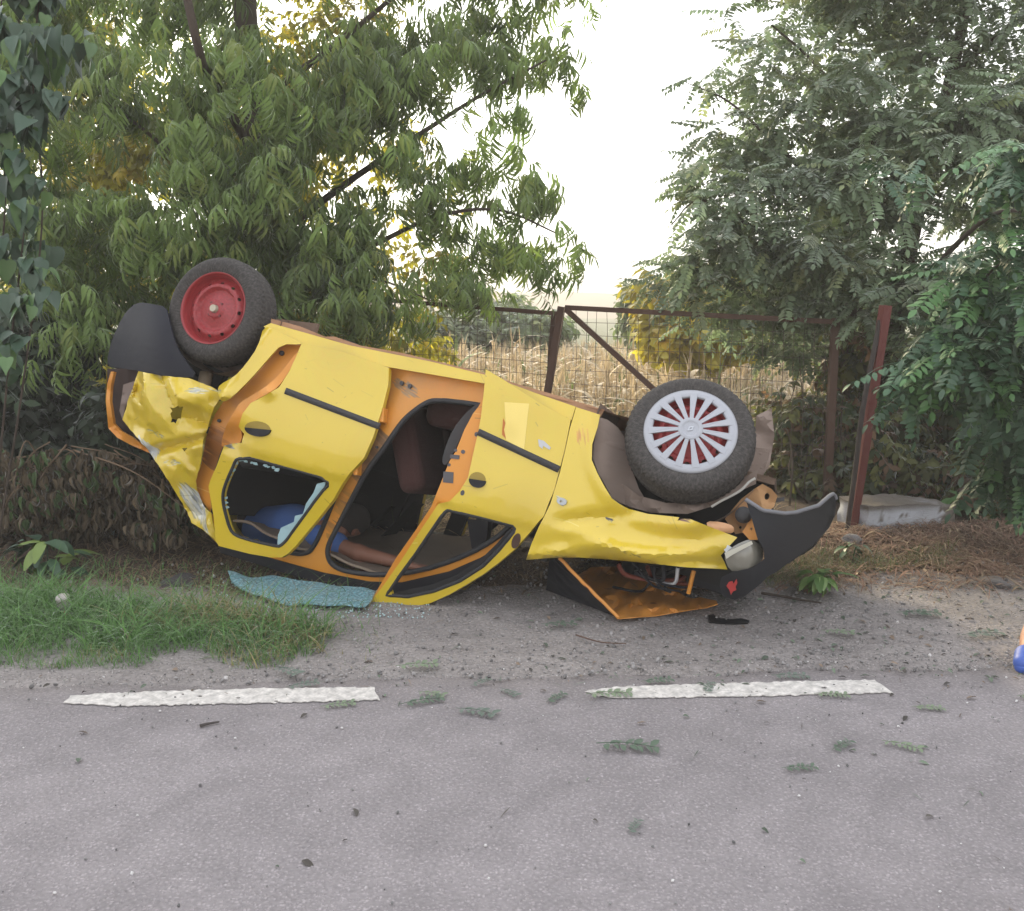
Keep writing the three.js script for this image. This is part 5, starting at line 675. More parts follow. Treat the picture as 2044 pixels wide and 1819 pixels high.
{ // 7 tangled undergrowth on the right
  const t = plantAt('shrub', 'tangled yellowing undergrowth behind the red post and concrete block', 'shrub', 1790, 7.2);
  seed = 261; for (let i = 0; i < 34; i++) { const x = rr(1530, 2080), y = rr(700, 960); limb(t, [[x + rr(-60, 60), 1040, rr(6.3, 7.2)], [x + rr(-40, 40), (y + 1040) / 2, rr(6.3, 7.2)], [x, y, rr(6.3, 7.2)]], rr(0.004, 0.012), 0.002, 'stem'); }
  const c3 = () => { const q = rnd(), k = rr(0.7, 1.3); return q < 0.45 ? lin(0.115 * k, 0.125 * k, 0.022 * k) : q < 0.68 ? lin(0.16 * k, 0.09 * k, 0.04 * k) : lin(0.055 * k, 0.085 * k, 0.03 * k); };
  crown(t, [[1610, 850, 7.1, 90, 110, 0.5, 9000], [1590, 970, 6.9, 80, 80, 0.35, 7000], [1680, 900, 6.9, 120, 150, 0.5], [1800, 860, 6.8, 140, 130, 0.5], [1940, 840, 6.8, 170, 160, 0.6], [1820, 950, 6.5, 130, 60, 0.3], [1980, 960, 6.2, 120, 80, 0.4], [1700, 740, 7.2, 120, 80, 0.4, 8000], [1880, 730, 7.2, 170, 90, 0.5], [1570, 1060, 6.5, 70, 40, 0.3, 2600]], TWIGS, foliageThin, 4300, c3, { pitch: 0.4, floor: 0.1 });
}
{ // 8 hazy bushes in the field edge
  let i = 0;
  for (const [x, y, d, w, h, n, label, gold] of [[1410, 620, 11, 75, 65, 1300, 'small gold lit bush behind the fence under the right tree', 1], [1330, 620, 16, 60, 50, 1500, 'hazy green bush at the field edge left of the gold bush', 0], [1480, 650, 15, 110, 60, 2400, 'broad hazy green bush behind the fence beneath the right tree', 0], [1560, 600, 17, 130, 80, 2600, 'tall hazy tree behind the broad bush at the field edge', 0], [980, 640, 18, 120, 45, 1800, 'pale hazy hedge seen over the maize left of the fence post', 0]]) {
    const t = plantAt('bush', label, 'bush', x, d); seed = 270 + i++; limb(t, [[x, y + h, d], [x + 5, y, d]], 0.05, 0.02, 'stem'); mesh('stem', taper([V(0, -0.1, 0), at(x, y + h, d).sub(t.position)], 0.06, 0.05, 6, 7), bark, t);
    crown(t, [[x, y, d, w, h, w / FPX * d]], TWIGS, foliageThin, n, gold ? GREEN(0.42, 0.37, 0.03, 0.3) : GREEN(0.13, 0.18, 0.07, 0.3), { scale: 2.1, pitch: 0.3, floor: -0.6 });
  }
}
{ // 9 withered brush on the left bank
  const t = plantAt('brushwood', 'heap of withered brown leafy branches on the bank left of the car', 'brushwood', 150, 5.2);
  seed = 281; const tips = [];
  for (let i = 0; i < 46; i++) { const x0 = rr(-60, 330), y0 = rr(880, 1000), x1 = x0 + rr(-170, 240), y1 = y0 + rr(30, 170), d = rr(4.9, 5.5), m = [(x0 + x1) / 2, (y0 + y1) / 2 - rr(10, 70), d - 0.1]; limb(t, [[x0, y0, d], m, [x1, Math.min(1130, y1), d - rr(0, 0.2)]], rr(0.003, 0.007), 0.0015, 'stem', std(0.14, 0.095, 0.06, 1)); tips.push([m[0], m[1] + 20, d - 0.08]); tips.push([(m[0] + x1) / 2, (m[1] + y1) / 2 + 12, d - 0.1]); }
  const dry = [0, 1, 2].map(k => { seed = 290 + k; const g = flatLeaf(rr(0.06, 0.085), rr(0.018, 0.028), 0.5, 4, 1.6, 0.7); return g; }); seed = 295;
  crown(t, tips.map(q => [q[0], q[1], q[2], 70, 26, 0.12, 1]).concat([[90, 960, 5.3, 170, 60, 0.15, 16], [200, 990, 5.3, 130, 60, 0.15, 14], [60, 1060, 5.2, 110, 50, 0.15, 8]]), dry, leafMat(0.2), 5200, () => { const k = rr(0.55, 1.35); return rnd() < 0.08 ? lin(0.06 * k, 0.10 * k, 0.03 * k) : lin(0.115 * k, 0.085 * k, 0.05 * k); }, { pitch: 1.25, singles: 220, single: 'dry_leaf', name: 'dry_leaves', lobes: 5, floor: 0.1, scale: 1.0 });
}
// ------------------------------------------------------------------ ground cover and small things
const toPx = p => { const v = p.clone().project(camera); return [CX + v.x * 1022, CY - v.y * CY]; };
const GRASS = [[-60, 1205], [60, 1195], [150, 1210], [300, 1225], [420, 1222], [520, 1235], [600, 1250], [655, 1262], [672, 1275], [640, 1285], [655, 1302], [590, 1318], [560, 1342], [480, 1338], [420, 1318], [360, 1330], [280, 1336], [200, 1345], [120, 1352], [40, 1356], [-60, 1362]];
{
  const blades = [[0.13, 0.0026, 1.0], [0.17, 0.003, 1.7], [0.09, 0.0024, 0.5], [0.22, 0.0022, 1.3], [0.07, 0.005, 1.2]].map(([l, w, b]) => bladeGeo(l, w, b, 5, 0.6)); seed = 301;
  const g = scatter('grass', 'patch of tall green and straw coloured grass at the road edge in front of the rear window', 'grass', blades, leafMat(0.4), 34000, i => {
    const x = rr(-3.3, -0.55), z = -rr(3.38, 4.9), y = groundY(x, z) + 0.015, q = toPx(V(x, y, z)); const out = !inside(GRASS, q[0], q[1]); if (out && (rnd() > 0.07 || q[0] > 760 || q[1] > 1366)) return null;
    const cl = fbm(x * 2.6, z * 2.6, 4) + 0.5 * fbm(x * 9, z * 9, 1), edge = sstep(-3.36, -3.75, z - 0.05 * x); if (cl < -0.34 + 0.25 * (1 - edge)) return null;
    const dry = fbm(x * 1.8, z * 3, 9) + 0.3 * (x + 1.4) + rr(-0.35, 0.35), k = rr(0.7, 1.3), s = (out ? 0.6 : 1) * (0.45 + 0.6 * edge + 0.7 * Math.max(0, cl)) * rr(0.6, 1.25);
    return { m: M4(V(x, y - 0.004, z), new THREE.Euler(rr(-0.35, 0.35), rr(0, 6.28), rr(-0.35, 0.35)), V(s * rr(0.8, 1.5), s, s)), c: dry > 0.32 ? lin(0.27 * k, 0.23 * k, 0.09 * k) : lin(0.10 * k, 0.215 * k, 0.045 * k) };
  });
}
function rightPatch(name, label, cat, geos, mat, n, box2, f) { return scatter(name, label, cat, geos, mat, n, i => { const px = rr(box2[0], box2[2]), py = rr(box2[1], box2[3]); const p = onGround(px, py, 0.02); p.y = groundY(p.x, p.z); return f(p, px, py); }); }
{
  const straws = [[0.20, 0.0022, 0.4], [0.30, 0.0025, 0.9], [0.14, 0.004, 1.2], [0.10, 0.0075, 0.9]].map(([l, w, b]) => bladeGeo(l, w, b, 4, 0.5)); seed = 311;
  rightPatch('dead_straw', 'matted heap of reddish brown dead stalks below the concrete block', 'straw', straws, std(1, 1, 1, 1), 14000, [1500, 1052, 2120, 1178], (p, px, py) => {
    const m = fbm(p.x * 2, p.z * 2, 3); if (py > 1130 + 30 * m + 20 * Math.sin(px * 0.01)) { if (rnd() > 0.25) return null; } const k = rr(0.45, 1.4), h = 0.10 * Math.max(0, m + 0.35) * rnd();
    return { m: M4(V(p.x, p.y + 0.01 + h, p.z), new THREE.Euler(Math.PI / 2 + rr(-0.45, 0.25), rr(0, 6.28), rr(-0.3, 0.3), 'YXZ'), rr(0.6, 1.3)), c: rnd() < 0.25 ? lin(0.30 * k, 0.22 * k, 0.14 * k) : lin(0.21 * k, 0.125 * k, 0.085 * k) };
  });
  rightPatch('dry_litter', 'dry stalks and dead leaves on the soil under and left of the car', 'litter', straws, std(1, 1, 1, 1), 9000, [-80, 1080, 1500, 1190], (p, px, py) => { const k = rr(0.5, 1.4); if (py > 1150 && px > 700 && rnd() < 0.7) return null; return { m: M4(V(p.x, p.y + 0.012 + 0.03 * rnd() * rnd(), p.z), new THREE.Euler(Math.PI / 2 + rr(-0.4, 0.2), rr(0, 6.28), 0, 'YXZ'), rr(0.5, 1.1)), c: lin(0.17 * k, 0.115 * k, 0.068 * k) }; });
  // straw seen through the car windows, beyond the roof
  scatter('straw_bank', 'straw coloured dry grass on the bank seen through the open car windows', 'straw', straws, std(1, 1, 1, 1), 9000, i => { const x = rr(-1.9, 1.8), z = -rr(5.5, 7.4), k = rr(0.6, 1.4), g2 = rnd() < (z < -6.4 ? 0.7 : 0.05); return { m: M4(V(x, groundY(x, z) + 0.01, z), new THREE.Euler(g2 ? rr(-0.5, 0.5) : Math.PI / 2 + rr(-0.7, 0.1), rr(0, 6.28), 0, 'YXZ'), rr(0.7, 1.6)), c: g2 ? lin(0.10 * k, 0.17 * k, 0.04 * k) : lin(0.30 * k, 0.215 * k, 0.12 * k) }; });
  const tufts = [[0.10, 0.002, 0.9], [0.14, 0.0022, 1.4]].map(([l, w, b]) => bladeGeo(l, w, b, 4, 0.6));
  rightPatch('sparse_grass', 'thin olive grass on the dirt right of the front bumper', 'grass', tufts, leafMat(0.35), 4200, [1530, 1105, 1900, 1182], (p, px, py) => { const m = fbm(p.x * 3, p.z * 3, 8); if (m < -0.05 || py > 1175 - (px - 1530) * 0.05) return null; const k = rr(0.7, 1.3); return { m: M4(p, new THREE.Euler(rr(-0.5, 0.5), rr(0, 6.28), rr(-0.5, 0.5)), rr(0.5, 1.1)), c: rnd() < 0.5 ? lin(0.20 * k, 0.16 * k, 0.07 * k) : lin(0.09 * k, 0.13 * k, 0.04 * k) }; });
}
// broad-leaved weeds
function weed(label, px, py, n, size, cols, height, sd) { seed = sd; const p = onGround(px, py); p.y = groundY(p.x, p.z); const t = thing('weed', label, 'weed', p); const g = [0, 1, 2].map(k => flatLeaf(size * (0.85 + 0.15 * k), size * 0.45, 0.45, 5, 0.15, 0.55)), mats = cols.map(c => { const m = waxy.clone(); m.color = lin(...c); return m; });
  for (let i = 0; i < n; i++) { const a = rr(0, 6.28), h = height * Math.sqrt(rnd()), r = rr(0, 0.5) * size * 1.6; const m = mesh('leaf', g[i % 3], mats[i % mats.length], t); m.position.set(Math.cos(a) * r, 0.02 + h, Math.sin(a) * r); m.rotation.set(rr(-0.5, 0.5), Math.PI / 2 - a + rr(-0.5, 0.5), rr(-0.3, 0.3), 'YXZ'); m.scale.setScalar(rr(0.7, 1.2)); }
  mesh('stem', tube([V(0, -0.02, 0), V(0.01, height * 0.6, 0), V(0.015, height, 0.01)], 0.004, 8, 5), mats[0], t); }
weed('bunch of bright green oval leaves on the ground right of the front bumper', 1640, 1200, 46, 0.085, [[0.14, 0.24, 0.06], [0.19, 0.29, 0.09], [0.10, 0.19, 0.05]], 0.12, 321);
weed('dark green weed with yellow green young leaves at the foot of the withered brush', 95, 1158, 30, 0.15, [[0.03, 0.07, 0.035], [0.045, 0.10, 0.045], [0.16, 0.23, 0.04]], 0.20, 322);
weed('small leafy weed growing out of the straw near the grey rock', 1700, 1128, 16, 0.07, [[0.05, 0.10, 0.04], [0.07, 0.13, 0.05]], 0.10, 323);
weed('low fern green weed below the right end of the concrete block', 1930, 1045, 26, 0.16, [[0.05, 0.11, 0.035], [0.08, 0.16, 0.05]], 0.16, 324);

// rocks and the flat stone
function rock(name, label, cat, px, py, s, sc, col, sd) { const p = onGround(px, py); p.y = groundY(p.x, p.z); const g = new THREE.IcosahedronGeometry(1, 4), q = g.attributes.position; for (let i = 0; i < q.count; i++) { const a = V(q.getX(i), q.getY(i), q.getZ(i)), f = 1 + 0.35 * noise(a.x * 1.2 + sd, a.y * 1.2, a.z * 1.2) + 0.08 * noise(a.x * 5, a.y * 5, a.z * 5 + sd); q.setXYZ(i, a.x * f * sc[0] * s, a.y * f * sc[1] * s, a.z * f * sc[2] * s); } const m = mesh(name, toCreasedNormals(g, 0.5), new THREE.MeshStandardMaterial({ color: lin(...col), roughness: 0.95, bumpMap: soilGrain[1], bumpScale: 0.006, map: soilGrain[0] }), null); m.position.set(p.x, p.y + 0.35 * s * sc[1], p.z); m.rotation.y = sd; tag(m, label, cat); }
rock('rock', 'grey rough rock at the foot of the leaning red post', 'rock', 1702, 1098, 0.065, [1, 0.9, 0.8], [0.34, 0.33, 0.33], 2);
rock('rock', 'dark flattish rock near the right edge of the verge', 'rock', 1984, 1172, 0.08, [1.1, 0.5, 0.8], [0.20, 0.19, 0.19], 5);
rock('rock', 'small pale stone leaning on the dark rock at the right', 'stone', 1996, 1178, 0.028, [1, 0.7, 0.8], [0.62, 0.55, 0.45], 8);
rock('flat_stone', 'flat dark slab lying on the soil behind the left grass', 'slab', 358, 1164, 0.11, [1.1, 0.28, 0.8], [0.085, 0.078, 0.08], 11);
rock('rock', 'pale stone on the gravel below the crumpled bonnet', 'stone', 1246, 1247, 0.022, [1.1, 0.6, 0.8], [0.62, 0.58, 0.52], 14);

// shattered laminated pane on the ground
{ const gm = (() => { const n = 512, keep = seed; seed = 8; const pts = [...Array(420)].map(() => [rnd(), rnd()]); seed = keep; const cell = (u, v) => { let a = 9, b = 9; for (const p of pts) { let dx = Math.abs(p[0] - u), dy = Math.abs(p[1] - v); dx = Math.min(dx, 1 - dx); dy = Math.min(dy, 1 - dy); const d = dx * dx + dy * dy; if (d < a) { b = a; a = d; } else if (d < b) b = d; } return Math.sqrt(b) - Math.sqrt(a); };
    const m = 256; const H = grainTexture(m, (u, v) => { const c = Math.min(1, cell(u, v) * 90); return [c, c, c]; }); const C = grainTexture(m, (u, v) => { const c = Math.min(1, cell(u, v) * 70), k = 0.8 + 0.3 * noise(u * 9, v * 9); return [(0.98 - 0.36 * c) * k, (1.0 - 0.10 * c) * k, (1.0 - 0.06 * c) * k]; }, true); H.repeat.set(4, 4); C.repeat.set(4, 4); return [C, H]; })();
  const c = onGround(600, 1175), t = thing('shattered_windscreen', 'shattered turquoise pane of glass lying flat on the ground below the car doors', 'broken glass', V(c.x, 0.02, c.z));
  const g = sheet([[455, 1146], [500, 1152], [545, 1150], [590, 1158], [640, 1164], [700, 1172], [748, 1180], [742, 1196], [730, 1210], [690, 1207], [650, 1210], [610, 1204], [570, 1206], [520, 1190], [480, 1176], [462, 1164]], [], 8, (x, y) => { const p = onGround(x, y, 0.045); p.y = 0.045 + 0.015 * noise(x * 0.02, y * 0.05) + 0.012 * sstep(500, 455, x); return { p: p.sub(t.position), n: V(0, 1, 0), uv: [x / 200, y / 90] }; }, 0.005);
  mesh('glass_sheet', g, new THREE.MeshPhysicalMaterial({ color: lin(0.74, 0.86, 0.90), map: gm[0], bumpMap: gm[1], bumpScale: 0.004, roughness: 0.35, transmission: 0.12, thickness: 0, side: THREE.DoubleSide }), t); seed = 331;
  scatter('glass_crumbs', 'crumbs of pale green safety glass around the shattered pane', 'glass crumbs', [new THREE.OctahedronGeometry(1, 0)], phys(1, 1, 1, 0.2, { transmission: 0.3, thickness: 0 }), 700, () => { const p = onGround(rr(430, 860), rr(1150, 1230), 0.03), s = rr(0.002, 0.006); p.y = groundY(p.x, p.z) + 0.022; return { m: M4(p, new THREE.Euler(rr(0, 6), rr(0, 6), rr(0, 6)), s), c: lin(0.55, 0.72, 0.72) }; }); }
// black plastic piece off the car, orange-capped bottle, sticks
{ const p = onGround(1455, 1256), t = thing('plastic_fragment', 'broken piece of black plastic trim lying on the gravel below the headlight', 'car fragment', p);
  mesh('trim_piece', sheet([[1414, 1228], [1424, 1226], [1436, 1238], [1460, 1241], [1480, 1238], [1496, 1246], [1494, 1254], [1470, 1256], [1440, 1255], [1416, 1251]], [], 5, (x, y) => { const q = onGround(1455, 1256); const r = ray(x, y), k = (q.z + 0.0 - 0.12 * (1256 - y) / 30 - camera.position.z) / r.z; const w = r.multiplyScalar(k).add(camera.position); w.y = Math.max(w.y, 0.025); return { p: w.sub(p), n: V(0, 0.5, 0.86), uv: [x / 50, y / 50] }; }, 0.018), blackPlastic, t); }
{ const p = onGround(132, 1243); p.y = groundY(p.x, p.z); const t = thing('bottle', 'small discarded ribbed clear bottle with an orange neck lying in the left grass', 'bottle', p);
  const b = lathe([[0.0, 0.075], [0.024, 0.075], [0.033, 0.068], [0.035, 0.058], [0.032, 0.052], [0.035, 0.046], [0.032, 0.040], [0.035, 0.034], [0.032, 0.028], [0.034, 0.02], [0.030, 0.005], [0.022, -0.01], [0.0, -0.012]], 28); b.rotateX(-Math.PI / 2 + 0.3); b.translate(0, 0.085, 0); mesh('bottle_body', b, phys(0.50, 0.44, 0.42, 0.35, { transmission: 0.25, thickness: 0 }), t);
  const c = lathe([[0.0, -0.045], [0.017, -0.045], [0.020, -0.035], [0.021, -0.012], [0, -0.010]], 24); c.rotateX(-Math.PI / 2 + 0.3); c.translate(0, 0.085, 0); mesh('cap', c, std(0.62, 0.13, 0.03, 0.5), t); t.scale.setScalar(0.85); }
function stick(label, pts, r, col) { const P = pts.map(q => onGround(q[0], q[1], 0.035)), o = P[0].clone(); const m = mesh('stick', taper(P.map(q => q.sub(o)), r, r * 0.5, 14, 6), std(...col, 1), null); m.position.copy(o); tag(m, label, 'stick'); }
stick('long thin dark stick on the gravel from the bumper towards the green leaves', [[1520, 1184], [1570, 1192], [1600, 1198], [1640, 1204]], 0.008, [0.05, 0.038, 0.03]);
stick('curved brown twig on the verge below the bonnet', [[1150, 1268], [1200, 1282], [1250, 1285]], 0.004, [0.10, 0.06, 0.045]);
stick('short dark stick on the asphalt below the left dash', [[399, 1449], [420, 1444], [438, 1441]], 0.006, [0.06, 0.05, 0.045]);
stick('thin pale stick slanting at the right edge of the verge', [[2008, 1150], [2030, 1165], [2055, 1180]], 0.005, [0.28, 0.22, 0.17]);

// fallen fronds and leaves on the road, each one a thing
{ const base = thing('fallen_frond', 'withering green frond fallen across the left part of the white dash on the left', 'leaf'); seed = 341; const fm = [[0.115, 0.15, 0.115], [0.17, 0.22, 0.13], [0.085, 0.125, 0.08]].map(c => { const m = waxy.clone(); m.color = lin(...c); m.roughness = 0.85; return m; });
  const lf = [0, 1].map(k => flatLeaf(0.042 + 0.008 * k, 0.02, 0.1, 3, 0.25, 0.5));
  function fill(t, n, m) { mesh('stalk', tube([V(0, 0.006, 0), V(0.01, 0.009, 0.09), V(-0.005, 0.006, 0.19)], 0.0016, 8, 4), m, t); for (let i = 0; i < n; i++) { const l = mesh('leaflet', lf[i % 2], m, t); l.position.set(0, 0.006, 0.03 + 0.16 * i / n); l.rotation.set(rr(-0.15, 0.05), (i % 2 ? 1 : -1) * rr(0.8, 1.5), rr(-0.4, 0.4), 'YXZ'); l.scale.setScalar(rr(0.7, 1.1)); } }
  fill(base, 13, fm[0]);
  const spots = [[570, 1374, 2.0, 0.8], [790, 1332, 1.4, 1.1], [800, 1408, 1.2, 1.0], [910, 1416, 1.9, 1.0], [1170, 1388, 1.5, 1.1], [1190, 1487, 1.7, 1.3], [1408, 1385, 0.4, 0.7], [1625, 1386, 1.7, 0.8], [1660, 1500, 0.9, 0.7], [1540, 1350, 1.6, 0.9], [2030, 1392, 1.5, 0.9], [1280, 1362, 1.4, 0.8], [550, 1332, 2.2, 0.9], [640, 1412, 1.3, 0.8], [1090, 1404, 0.7, 0.7], [1000, 1375, 2.4, 0.6], [1760, 1480, 2.1, 0.8], [1560, 1535, 1.5, 0.7], [1255, 1666, 0.5, 0.5], [1820, 1412, 1.7, 0.7], [1790, 1225, 1.6, 1.3], [1920, 1270, 1.4, 1.2], [1640, 1260, 1.8, 0.9], [1080, 1248, 1.5, 1.0], [940, 1370, 0.8, 0.6], [835, 1382, 1.9, 0.7]];
  const where = ['across the middle of the left white dash', 'on the dirt just above the gap between the dashes', 'on the asphalt right of the left dash end', 'on the asphalt below the gap between the two dashes', 'over the worn start of the right dash', 'pale and long, alone on the open asphalt right of centre', 'lying on the middle of the right dash', 'dark, on the right dash nearer its end', 'dark and curled, on open asphalt under the right dash', 'at the dirt edge above the right dash', 'at the right frame edge on asphalt', 'on the near left end of the right dash top edge', 'on the gravel at the right end of the grass', 'just below the right half of the left dash', 'small, below left of the right dash', 'small, between the dashes near the dirt edge', 'on asphalt below the right end of the right dash', 'on asphalt well below the middle of the right dash', 'tiny curled one low in the middle of the road', 'small, right of the right dash end', 'on the verge straight below the grey rock', 'broad dark one on the verge near the right edge', 'on the gravel right of the black plastic piece', 'on the gravel under the bonnet corner', 'small dark one up left of the gap', 'at the right end of the left dash'];
  spots.forEach(([px, py, a, s], i) => { let t = base; if (i) { t = base.clone(); t.name = numbered('fallen_frond'); scene.add(t); t.children.forEach(c => { c.material = fm[i % 3]; if (c.name === 'leaflet') c.rotation.y *= rr(0.8, 1.2); }); } t.userData = { label: 'fallen leaf frond ' + where[i], category: 'leaf' }; t.position.copy(onGround(px, py, py < 1345 ? 0.035 : 0.034)); t.rotation.y = a; t.scale.set(s * 0.8, s * 0.8, s * 0.8); });
}
seed = 351;
scatter('leaf_litter', 'small green and brown leaf scraps strewn over verge and road', 'leaf litter', [flatLeaf(0.045, 0.02, 0.15, 3, 0.5, 0.5), flatLeaf(0.03, 0.016, 0.4, 3, 0.7, 0.5), bladeGeo(0.07, 0.003, 0.3, 3, 0.3)], leafMat(0.15), 2300, i => { const x = rr(-2.6, 3.2), u = rnd(), right = sstep(-0.5, 1.8, x), z = u < 0.75 ? roadEdge(x) + 0.25 - Math.pow(rnd(), 1.1) * 1.5 : roadEdge(x) + 0.1 + rnd() * rnd() * 1.8; if (rnd() > 0.28 + 0.72 * right) return null; if (u >= 0.75 && rnd() < 0.55) return null; const y = z > roadEdge(x) ? 0.034 : groundY(x, z) + 0.024, k = rr(0.5, 1.3), br = rnd(); return { m: M4(V(x, y, z), new THREE.Euler(i % 3 === 2 ? 1.5 : rr(-0.1, 0.12), rr(0, 6.28), rr(-0.5, 0.5), 'YXZ'), rr(0.3, 0.95)), c: br < 0.5 ? lin(0.12 * k, 0.155 * k, 0.105 * k) : br < 0.8 ? lin(0.19 * k, 0.14 * k, 0.10 * k) : lin(0.07 * k, 0.06 * k, 0.05 * k) }; });

// ------------------------------------------------------------------ people
const skinMat = (r, g, b) => new THREE.MeshPhysicalMaterial({ color: lin(r, g, b), roughness: 0.6, sheen: 0.2, side: THREE.DoubleSide });
function cloth(r, g, b) { return new THREE.MeshStandardMaterial({ color: lin(r, g, b), roughness: 0.95, side: THREE.DoubleSide, bumpMap: soilGrain[1], bumpScale: 0.0015 }); }
function handGeo(wrist, dir, palmN, len = 0.185, curl = 0.5, flip = 1) {
  const d = dir.clone().normalize(), n = palmN.clone().addScaledVector(d, -palmN.dot(d)).normalize(), s = d.clone().cross(n).multiplyScalar(flip), B = [], P = (a, b, c) => wrist.clone().addScaledVector(d, a * len).addScaledVector(s, b * len).addScaledVector(n, c * len);
  for (const o of [-0.16, -0.055, 0.055, 0.155]) B.push([P(0.02, o * 0.6, 0), P(0.48, o, 0), 0.017, 0.0135]);
  [[-0.165, 0.30, 0.98], [-0.055, 0.40, 1], [0.055, 0.42, 1], [0.16, 0.38, 0.98]].forEach(([o, l], i) => { let a = P(0.46, o, 0), ang = curl * 0.5; for (let k = 0; k < 3; k++) { const ll = l * len * [0.48, 0.3, 0.22][k], b = a.clone().addScaledVector(d, Math.cos(ang) * ll).addScaledVector(n, Math.sin(ang) * ll); B.push([a, b, 0.0095 - k * 0.001, 0.009 - k * 0.0012]); a = b; ang += curl * (0.9 + i * 0.1); } });
  let a = P(0.08, 0.16, 0.03), b = P(0.28, 0.34, 0.08), c = P(0.44, 0.40, 0.12), e = P(0.55, 0.40, 0.16); B.push([a, b, 0.015, 0.012], [b, c, 0.0115, 0.010], [c, e, 0.010, 0.008]);
  return body(B, 0.0032, 0.006);
}
function headGeo(c, face, up, r = 0.098) { // skull, jaw, nose, ears, brow
  const f = face.clone().normalize(), u = up.clone().addScaledVector(f, -up.dot(f)).normalize(), s = u.clone().cross(f), P = (a, b, d) => c.clone().addScaledVector(f, a).addScaledVector(u, b).addScaledVector(s, d);
  return body([[P(-0.02, 0.03, 0), P(0.012, 0.035, 0), r * 0.84, r * 0.8], [P(0.03, -0.05, 0), P(0.045, -0.075, 0), 0.055, 0.04], [P(0.085, 0.015, 0), P(0.108, -0.018, 0), 0.008, 0.013], [P(-0.005, 0.01, 0.075), P(-0.005, -0.02, 0.078), 0.014, 0.01], [P(-0.005, 0.01, -0.075), P(-0.005, -0.02, -0.078), 0.014, 0.01], [P(0.078, 0.03, -0.03), P(0.078, 0.03, 0.03), 0.012, 0.012], [P(0.082, -0.055, -0.015), P(0.082, -0.055, 0.015), 0.009, 0.009], [P(-0.02, -0.06, 0), P(-0.03, -0.13, 0), 0.052, 0.055]], 0.006, 0.018);
}
{ // person lying in the cabin, on the inside of the roof
  const O = W2L(V(0, 0, 0)); const w = (px, py, z) => LP(px, py, z).applyMatrix4(car.matrixWorld);
  const pelvis = w(512, 1062, -0.80), chest = w(585, 1062, -0.66), neck = w(650, 1052, -0.62), head = w(688, 1046, -0.62);
  const t = thing('person', 'person in a blue T-shirt lying inside the overturned car, arms stretched forward', 'person', V(pelvis.x, 0.02, pelvis.z));
  const r = v => v.clone().sub(t.position), sh1 = w(640, 1075, -0.50), el1 = w(716, 1104, -0.46), wr1 = w(818, 1128, -0.46), sh2 = w(652, 1062, -0.78), el2 = w(684, 1108, -0.62), wr2 = w(704, 1124, -0.50);
  const knee = w(505, 1050, -1.15), kn2 = w(530, 1052, -1.1), foot = w(455, 1045, -1.32), ft2 = w(480, 1048, -1.35);
  const skinB = skinMat(0.20, 0.085, 0.05);
  const bones = [[pelvis, chest, 0.13, 0.145], [chest, neck, 0.13, 0.06], [sh1, el1, 0.048, 0.04], [el1, wr1, 0.042, 0.027], [sh2, el2, 0.048, 0.04], [el2, wr2, 0.04, 0.027], [chest, sh1, 0.09, 0.05], [chest, sh2, 0.09, 0.05], [pelvis, knee, 0.085, 0.06], [knee, foot, 0.058, 0.04], [pelvis, kn2, 0.085, 0.06], [kn2, ft2, 0.058, 0.04], [neck, head, 0.055, 0.055]].map(([a, b, x, y]) => [r(a), r(b), x, y]);
  const d1 = wr1.clone().sub(el1), d2 = w(730, 1128, -0.46).sub(wr2);
  mesh('body', merge([body(bones, 0.011, 0.03), headGeo(r(head), V(0.5, -0.2, 0.5), V(0.9, 0.1, -0.3)), handGeo(r(wr1), d1, V(0, -1, 0.2), 0.18, 0.5), handGeo(r(wr2), d2, V(0, -0.8, 0.5), 0.18, 0.8, -1)]), skinB, t);
  mesh('t_shirt', body([[pelvis, chest, 0.142, 0.158], [chest, neck, 0.142, 0.075], [chest, sh1, 0.10, 0.066], [chest, sh2, 0.10, 0.066], [sh1, sh1.clone().lerp(el1, 0.42), 0.064, 0.066], [sh2, sh2.clone().lerp(el2, 0.5), 0.062, 0.064]].map(([a, b, x, y]) => [r(a), r(b), x, y]), 0.011, 0.03, (x, y, z) => 0.006 * noise(x * 14, y * 14, z * 14) - 0.2), cloth(0.055, 0.12, 0.32), t);
  mesh('trousers', body([[pelvis, knee, 0.10, 0.072], [knee, foot, 0.07, 0.055], [pelvis, kn2, 0.10, 0.072], [kn2, ft2, 0.07, 0.055], [pelvis, pelvis.clone().lerp(chest, 0.2), 0.145, 0.145]].map(([a, b, x, y]) => [r(a), r(b), x, y]), 0.012, 0.03), cloth(0.012, 0.012, 0.015), t);
  mesh('hair', body([[head.clone().add(V(0.01, 0.025, 0)), head.clone().add(V(0.05, 0.02, -0.02)), 0.092, 0.088]].map(([a, b, x, y]) => [r(a), r(b), x, y]), 0.008, 0.01), cloth(0.02, 0.016, 0.014), t);
}
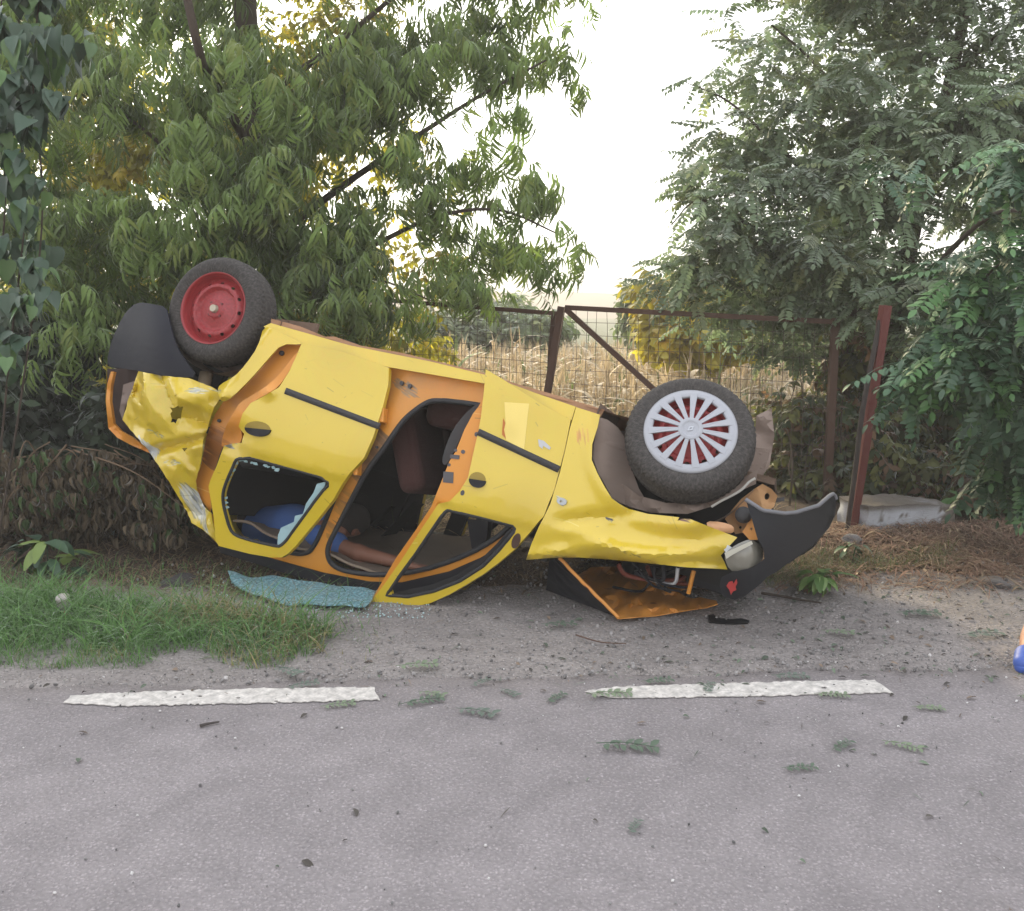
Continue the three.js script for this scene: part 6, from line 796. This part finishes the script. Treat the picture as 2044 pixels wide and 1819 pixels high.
{ // onlooker at the right edge, only a slippered foot in view
  const F = onGround(2048, 1340); F.y = 0.024; const t = thing('person', 'onlooker at the right edge, one bare ankle in a blue slipper in view', 'person', V(F.x, 0.024, F.z));
  const S = skinMat(0.40, 0.20, 0.125), P = (x, y, z) => V(x + (y > 0.82 ? 0.40 : 0), y, -z), Q = (x, y, z, lean) => V(x + lean * Math.max(0, Math.min(1, (y - 0.07) / 0.78)), y, -z);
  // faces left (-x), right foot nearest
  const legs = []; const foot = (dx, z, lean) => { const P = (x, y, zz) => Q(x, y, zz, lean); legs.push([P(dx - 0.075, 0.045, z), P(dx + 0.02, 0.075, z), 0.026, 0.036], [P(dx + 0.02, 0.075, z), P(dx + 0.03, 0.10, z), 0.034, 0.034], [P(dx + 0.03, 0.04, z), P(dx + 0.045, 0.05, z), 0.032, 0.03], [P(dx - 0.12, 0.035, z), P(dx - 0.06, 0.045, z), 0.024, 0.03], [P(dx + 0.03, 0.10, z), P(dx + 0.045, 0.24, z), 0.034, 0.042], [P(dx + 0.05, 0.32, z), P(dx + 0.035, 0.47, z), 0.054, 0.052], [P(dx + 0.045, 0.22, z), P(dx + 0.05, 0.34, z), 0.042, 0.056], [P(dx + 0.03, 0.48, z), P(dx + 0.06, 0.85, z + 0.01), 0.056, 0.085]); };
  foot(0.05, 0, 0.44); foot(0.78, -0.2, -0.22);
  const B = [...legs, [P(0.15, 0.92, -0.04), P(0.15, 0.92, -0.18), 0.11, 0.11], [P(0.15, 0.95, -0.11), P(0.14, 1.20, -0.11), 0.13, 0.14], [P(0.14, 1.30, -0.02), P(0.14, 1.30, -0.20), 0.10, 0.10], [P(0.14, 1.40, 0.08), P(0.24, 1.12, 0.12), 0.05, 0.042], [P(0.24, 1.12, 0.12), P(0.26, 0.86, 0.11), 0.042, 0.028], [P(0.14, 1.40, -0.30), P(0.24, 1.12, -0.34), 0.05, 0.042], [P(0.24, 1.12, -0.34), P(0.26, 0.86, -0.33), 0.042, 0.028], [P(0.14, 1.38, -0.11), P(0.12, 1.52, -0.11), 0.075, 0.056]];
  mesh('body', merge([body(B, 0.011, 0.028), headGeo(P(0.09, 1.62, -0.11), V(-1, -0.1, 0.1), V(0, 1, 0)), handGeo(P(0.26, 0.86, 0.11), V(0.05, -1, 0), V(0, 0, -1), 0.185, 0.5), handGeo(P(0.26, 0.86, -0.33), V(0.05, -1, 0), V(0, 0, 1), 0.185, 0.5, -1)]), S, t);
  mesh('shorts', body([[P(0.15, 0.95, -0.03), P(0.15, 0.95, -0.19), 0.125, 0.125], [P(0.12, 0.88, 0.0), Q(0.09, 0.55, 0.0, 0.44), 0.105, 0.085], [P(0.19, 0.88, -0.2), Q(0.82, 0.55, -0.2, -0.22), 0.105, 0.085]], 0.012, 0.03, (x, y) => Math.max(0.5 - y, y - 1.02)), cloth(0.05, 0.055, 0.07), t);
  mesh('t_shirt', body([[P(0.15, 0.98, -0.11), P(0.14, 1.20, -0.11), 0.15, 0.155], [P(0.14, 1.31, 0.0), P(0.14, 1.31, -0.22), 0.112, 0.112], [P(0.14, 1.39, 0.08), P(0.155, 1.2, 0.12), 0.066, 0.066], [P(0.14, 1.39, -0.30), P(0.155, 1.2, -0.34), 0.066, 0.066]], 0.012, 0.03, (x, y) => 0.92 - y), cloth(0.28, 0.28, 0.27), t);
  mesh('hair', body([[P(0.11, 1.665, -0.11), P(0.125, 1.63, -0.11), 0.086, 0.085]], 0.008, 0.01, (x, y) => 1.60 - y), cloth(0.025, 0.02, 0.016), t);
  const slip = (dx, z) => merge([body([[P(dx - 0.125, 0.018, z), P(dx + 0.075, 0.018, z), 0.030, 0.026], [P(dx - 0.12, 0.02, z - 0.012), P(dx - 0.03, 0.02, z + 0.012), 0.034, 0.036]], 0.005, 0.02, (x, y) => Math.max(y - 0.03, -y)), body([[P(dx - 0.118, 0.032, z), P(dx - 0.04, 0.048, z), 0.038, 0.047]], 0.005, 0.01, (x, y) => Math.max(0.012 - y, x - (dx - 0.06)))]);
  mesh('slipper', slip(0.05, 0), std(0.045, 0.095, 0.36, 0.5), t); mesh('slipper', slip(0.78, -0.2), std(0.045, 0.095, 0.36, 0.5), t);
  t.rotation.y = 0.9;
}
renderer.render(scene, camera);
